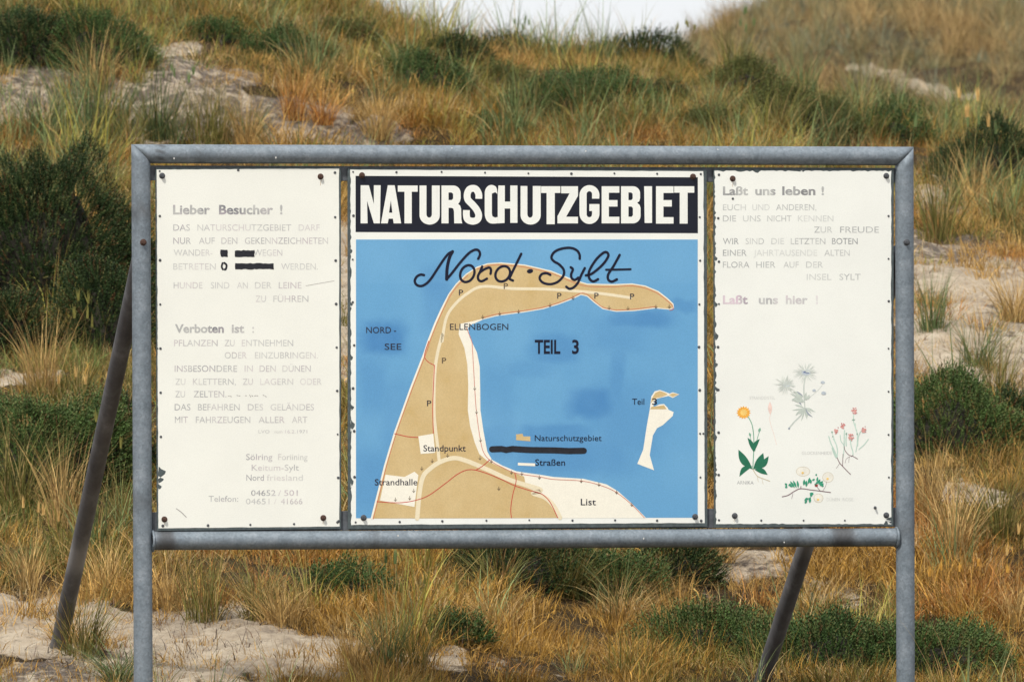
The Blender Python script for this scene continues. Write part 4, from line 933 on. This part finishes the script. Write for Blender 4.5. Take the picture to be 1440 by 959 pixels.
def woody(rx, ry, rz, seed):
    g = np.random.default_rng(seed+5); n = int(60 + 300*rx*ry); a = g.uniform(0, 6.28, n); q = g.uniform(.1, .95, n)
    E = np.stack([np.cos(a)*q*rx, np.sin(a)*q*ry, rz*.85*np.sqrt(1-q**2)], -1); B = E*np.array([.35, .35, 0]) + np.array([0, 0, -.04]); V = []; F = []
    for i in range(n):
        m_ = (B[i]+E[i])/2 + g.normal(0, .02, 3); b = len(V)
        for p, r in ((B[i], .005), (m_, .0035), (E[i], .0015)):
            for k in range(3): V.append(p + np.array([math.cos(k*2.1)*r, math.sin(k*2.1)*r, 0]))
        for s in range(2):
            for k in range(3): F.append((b+s*3+k, b+s*3+(k+1)%3, b+s*3+3+(k+1)%3, b+s*3+3+k))
    b = len(V); NA, NR = 24, 7                                     # closed dark dome added inside the mound to block see-through gaps
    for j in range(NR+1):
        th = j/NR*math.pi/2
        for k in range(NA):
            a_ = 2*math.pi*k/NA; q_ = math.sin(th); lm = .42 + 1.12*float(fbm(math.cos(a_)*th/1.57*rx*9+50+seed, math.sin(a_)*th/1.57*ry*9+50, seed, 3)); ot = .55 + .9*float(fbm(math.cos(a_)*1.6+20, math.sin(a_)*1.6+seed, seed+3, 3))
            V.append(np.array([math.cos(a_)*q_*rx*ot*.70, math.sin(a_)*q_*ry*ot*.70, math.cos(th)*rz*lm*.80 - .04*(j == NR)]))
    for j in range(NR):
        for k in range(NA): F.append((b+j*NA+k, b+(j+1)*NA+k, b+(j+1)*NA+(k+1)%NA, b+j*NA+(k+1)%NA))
    return np.array(V), F
DKG = (.026,.050,.014); MDG = (.052,.098,.026); OLG = (.095,.11,.03); LTG = (.068,.115,.03)
def bush(px, py, w, h, col, label, seed, depth=.75, y0=22., name='heath_bush', cat='bush'):
    P = hit(px, py, y0)
    if P is None: print('BUSH MISS', px, py); return
    s = P[1]/FPX; rx = w*s/2; rz = max(.05, h*s*.95); ry = max(rx*depth, .08)
    e = bpy.data.objects.new(name, None); COL.objects.link(e); e.location = (P[0], P[1]+ry*.55, P[2]-.02)
    gz_ = float(H(P[0], P[1]+ry*.55)); sl = (gz_-P[2])/(ry*.55); e.location[2] = gz_ - .02; e.rotation_euler = (math.atan(sl)*.8, 0, 0)
    tag(e, label, cat, 'heath bushes on the dune'); CLEAR.append((P[0], P[1]+ry*.55, rx*.85, ry*1.0, .93 if P[1] < 31 or w > 300 else .68))
    V, F, C = sprigs(rx, ry, rz, seed); me = mesh_np('foliage', V, F, C, 'var'); o = obj('foliage', me, M_HEATH, e); o.color = col + (1,)
    V, F = woody(rx, ry, rz, seed); obj('stems_and_core', mesh_np('stems_and_core', V, F), M_WOOD, e)
bushes = [
 (60,440,360,170,DKG,'biggest dark green heath bush, filling the left edge beside the left post'),
 (150,500,150,120,DKG,'dark heath bush behind the upper end of the left brace'),
 (10,500,120,90,DKG,'dark heath bush cut by the left edge of the photo above the narrow sand strip'),
 (300,60,90,26,MDG,'small green heath patch in golden grass left of the upper middle'),
 (480,60,80,24,OLG,'small olive heath patch under the left dune shoulder'),
 (700,130,90,26,OLG,'small olive heath patch left above the wide upper bush'),
 (930,150,80,30,DKG,'small dark heath clump beside the small upper sand patch'),
 (1000,190,90,34,OLG,'olive heath patch behind the top rail over the gap of middle and right panels'),
 (690,190,80,24,MDG,'small green heath patch just above the top rail, over the map'),
 (20,60,90,40,MDG,'green heath bush in the top left corner of the photo'),
 (1250,200,110,34,MDG,'green heath patch above the right end of the frame'),
 (70,700,280,130,LTG,'green grassy heath bush behind the lower left brace, at the left edge'),
 (170,680,110,100,DKG,'small dark heath bush between the left brace and the left post'),
 (40,96,150,55,DKG,'dark heath bush above the sand at the top left corner'),
 (140,98,130,60,MDG,'green heath bush right of the corner bush, above the upper left sand'),
 (400,88,120,30,MDG,'long low green heath bush in golden grass at the upper left'),
 (590,128,140,32,MDG,'low dark heath bush in the grass left of the largest upper bush'),
 (640,88,90,30,DKG,'small heath bush on the slope below the dip of the skyline, left of its middle'),
 (815,165,230,50,MDG,'wide green heath bush on the slope above the board title'),
 (705,66,120,26,DKG,'dark heath bush on the skyline, left of the thin grass wisps'),
 (800,68,100,24,MDG,'green heath bush in the middle of the skyline dip'),
 (900,82,160,34,DKG,'broad heath bush at the right end of the skyline dip'),
 (1120,190,200,46,OLG,'olive grassy heath bush above the right end of the top rail'),
 (1050,140,110,40,OLG,'small olive heath bush below the tall grass tuft at upper right'),
 (1270,140,110,28,MDG,'low green heath bush below the far strip of sand'),
 (1400,265,170,75,DKG,'dark green heath bush at the right edge, above the right sand face'),
 (1345,640,210,85,LTG,'green heath bush right of the right post, below the sand face'),
 (1420,620,90,60,DKG,'small dark heath bush at the right edge below the sand face'),
 (735,825,210,58,DKG,'dark low heath bush under the middle of the bottom rail'),
 (945,822,140,58,DKG,'compact dark bush under the gap of middle and right panels'),
 (850,838,150,50,MDG,'small green bush between two darker ones under the bottom rail'),
 (480,838,110,36,MDG,'small green crowberry bush below the left half of the map'),
 (640,905,90,38,MDG,'little green crowberry bush right of the big grass tuft in front'),
 (1010,928,230,56,LTG,'crowberry bush behind the lower end of the right brace'),
 (1170,945,250,54,MDG,'dark crowberry bush between the right brace and the right post'),
 (1310,950,210,50,LTG,'crowberry bush right of the right post at the bottom'),
]
for i, b in enumerate(bushes): bush(*b[:5], b[5], 1000+i)

# ---- single marram tufts
tuft_me = [grassmesh('marram_tuft', [blades(int(110+30*(i % 3)), .13+.04*(i % 2), .55, 1.05, .0095, .75+.3*(i % 3), 7, 700+i, (.12*(i % 3-0.3), .0), .2+.05*(i % 3)),
            blades(80, .20, .2, .6, .009, 1.5, 5, 740+i, (.1, 0), .6)] , M_GO) for i in range(7)]
def stalks(seed):                                                   # flowering stalks with a thick pale spike
    v, f, c = blades(5, .06, .9, 1.2, .007, .25, 7, seed, (.1, 0), .15); P = [(v, f, c)]
    g = v.reshape(5, -1, 3)
    for k in range(5):
        tip = g[k, -1]; prev = g[k, -3]; d = (tip-prev)/np.linalg.norm(tip-prev)
        v2, f2, c2 = blades(16, .010, .08, .16, .011, .1, 2, seed+k, (0, 0), .1); v2 = v2 + (tip - d*.09); P.append((v2, f2, c2*0+.9))
    return P
for i in range(2): tuft_me.append(grassmesh('marram_tuft', [blades(90, .12, .4, .85, .009, .9, 6, 800+i, (.1,0), .25)] + stalks(820+i), M_GO))
def tuft(px, py, hpx, col, label, k, y0=22.):
    P = hit(px, py, y0)
    if P is None: print('TUFT MISS', px, py); return
    s = hpx*P[1]/FPX/.72; o = obj('marram_tuft', tuft_me[k % len(tuft_me)]); o.location = (P[0], P[1], P[2]-.01); o.scale = (max(s, .35), max(s, .35), s); o.rotation_euler = (0, 0, (k*2.399) % 6.283)
    o.color = tuple(col)+(1,); tag(o, label, 'grass tuft', 'grass tufts standing out on the dune')
BG = (.12,.165,.065); OG = (.17,.16,.045); ST = (.46,.31,.12); DG = (.08,.12,.045)
tufts = [
 (90,185,100,BG,'tall blue-green tuft rising over the upper left sand near the left edge'),(155,190,115,BG,'tallest blue-green tuft in the middle of the upper left sand'),(220,200,105,BG,'thin blue-green tuft over the upper left sand, above the post corner'),(285,205,95,OG,'olive tuft in the upper left sand just right of the post corner'),(345,208,80,ST,'pale straw tuft behind the rail at the sand, left of the rusty tufts'),
 (60,205,95,BG,'blue-green marram tuft in front of the upper left sand, leftmost of its row'),(125,205,110,BG,'marram tuft in the upper left sand, second of its row from the left'),(185,215,100,OG,'olive marram tuft above the left corner of the frame'),
 (250,205,85,BG,'blue-green tuft just behind the top rail, near its left end'),(310,205,75,OG,'short olive tuft behind the top rail in the sand left of the rusty one'),(350,200,60,BG,'small blue-green tuft behind the top rail at the left sand'),
 (135,135,85,ST,'straw coloured stalks in front of the dark bush at the top left'),(415,168,75,RUST*.85,'rust-orange grass tuft at the right end of the upper left sand'),(455,174,58,RUST,'smaller rust tuft right beside the larger rust-orange one'),
 (530,195,70,ST,'pale stalks on the grey slope above the left gap of panels'),(600,50,50,BG,'blue-green tuft on the skyline where the left slope comes down'),(560,65,60,OG,'olive tuft below the skyline left of the sky dip'),
 (735,62,50,BG,'thin wispy tuft standing against the sky, leftmost of the wisps'),(765,66,60,BG,'wispy marram tuft against the middle of the sky'),(845,68,60,BG,'wispy marram tuft against the sky, right of the middle'),(820,62,40,OG,'short olive tuft between two taller wisps on the skyline'),
 (745,165,65,DG,'dark green tuft at the left side of the wide upper bush'),(820,170,75,BG,'blue-green tuft growing through the wide upper bush'),(870,180,60,OG,'olive tuft at the right side of the wide upper bush'),
 (1030,110,90,OG,'tall olive marram tuft rising towards the far dune'),(1060,112,75,BG,'blue-green marram tuft just right of the tall olive one'),(965,100,60,OG,'olive tuft at the right end of the sky dip'),(1130,130,75,BG,'marram tuft on the ridge in front of the far dune'),(1205,135,60,BG,'marram tuft on the ridge just left of the far sand strip'),
 (1095,200,80,OG,'olive tuft directly behind the top rail over the right panel'),(1175,205,70,DG,'dark green tuft behind the right end of the top rail'),
 (95,300,115,BG,'arching marram tuft over the biggest dark bush on the left'),(140,290,90,OG,'olive arching tuft close to the left post, over the dark bush'),(60,560,110,ST,'straw grass tuft below the dark bush at the left edge'),(110,570,100,OG,'olive grass tuft left of the left brace, at half height'),
 (40,830,95,ST,'straw tuft at the sand edge near the left brace foot'),(150,835,80,ST,'straw tuft between the brace and the left post, at the sand edge'),(115,925,110,OG,'thin olive tuft in front of the foot of the left brace'),(165,958,60,BG,'low blue-green tuft at the bottom beside the left post'),
 (285,875,110,OG,'tall thin olive tuft on the sand right of the left post'),(365,870,95,OG,'thin tuft in dry grass under the left panel'),(395,880,80,ST,'straw tuft at the right end of the lower left sand'),(240,860,85,ST,'straw tuft against the left post below the rail'),
 (545,945,125,BG,'big marram tuft in front, below the left part of the map'),(585,950,105,OG,'olive tuft leaning on the right side of the big front tuft'),(500,945,80,ST,'straw tuft on the left side of the big front tuft'),
 (700,890,70,ST,'straw tuft in the dry grass below the middle of the map'),(880,880,70,ST,'straw tuft left of the crowberry bush at the bottom'),(860,850,60,OG,'olive tuft under the dark bushes below the rail'),(950,905,70,OG,'olive tuft at the left end of the bottom right crowberries'),(1010,790,50,ST,'pale tuft directly under the rail left of the right brace'),
 (1320,345,120,OG,'olive marram tuft right beside the right post, upper of two'),(1370,300,110,ST,'golden marram tuft on top of the right sand face'),(1345,290,100,BG,'blue-green marram tuft on top of the right sand face'),(1310,470,90,BG,'thin green tuft on the right sand close to the post'),(1375,520,80,BG,'thin green tuft in the middle of the right sand face'),(1425,450,80,ST,'straw tuft at the right edge in the sand face'),(1405,560,80,OG,'olive tuft at the foot of the right sand face'),
 (1345,780,110,ST,'tall straw tuft right of the right post below the green bush'),(1400,760,120,OG,'olive tuft at the right edge below the green bush'),(1310,720,90,ST,'straw tuft beside the right post at rail height'),(1430,880,90,ST,'straw tuft near the bottom right corner'),(1360,880,70,GOLD,'golden tuft behind the crowberries at the bottom right'),
 (92,905,36,GOLD,'small golden tuft at the foot of the left brace'),(700,830,70,OG,'olive arching tuft in the dark bush under the middle of the rail'),(800,840,75,OG,'olive arching tuft between the dark bushes under the rail'),(900,835,60,OG,'olive tuft against the compact bush under the rail'),(1330,640,70,BG,'blue-green tuft in the green bush right of the right post'),
 (30,720,120,OG,'olive arching tuft in the green bush at the left edge, below brace height'),(90,740,110,ST,'straw arching tuft in front of the green bush left of the brace'),(165,740,100,OG,'olive arching tuft between brace and left post'),(120,640,90,ST,'straw tuft over the dark bush crossing the middle of the brace'),
 (20,650,100,ST,'pale arching tuft at the left edge over the green bush'),(1150,870,60,ST,'straw tuft behind the crowberries between brace and right post'),
]
for i, tdef in enumerate(tufts): tuft(tdef[0], tdef[1], tdef[2], tdef[3], tdef[4], i)
for fx, fy in ((85, 893), (1063, 960)):
    q = hit(fx, fy); CLEAR.append((q[0], q[1]-.45, .14, .55, .9))
scatter('dune_grass', *dunegrass())
scatter('far_dune_grass', *fargrass())
scatter('dead_plant_litter', *litter())
SC.cycles.max_bounces = 6; SC.cycles.diffuse_bounces = 3; SC.cycles.transparent_max_bounces = 4
SC.cycles.use_denoising = True
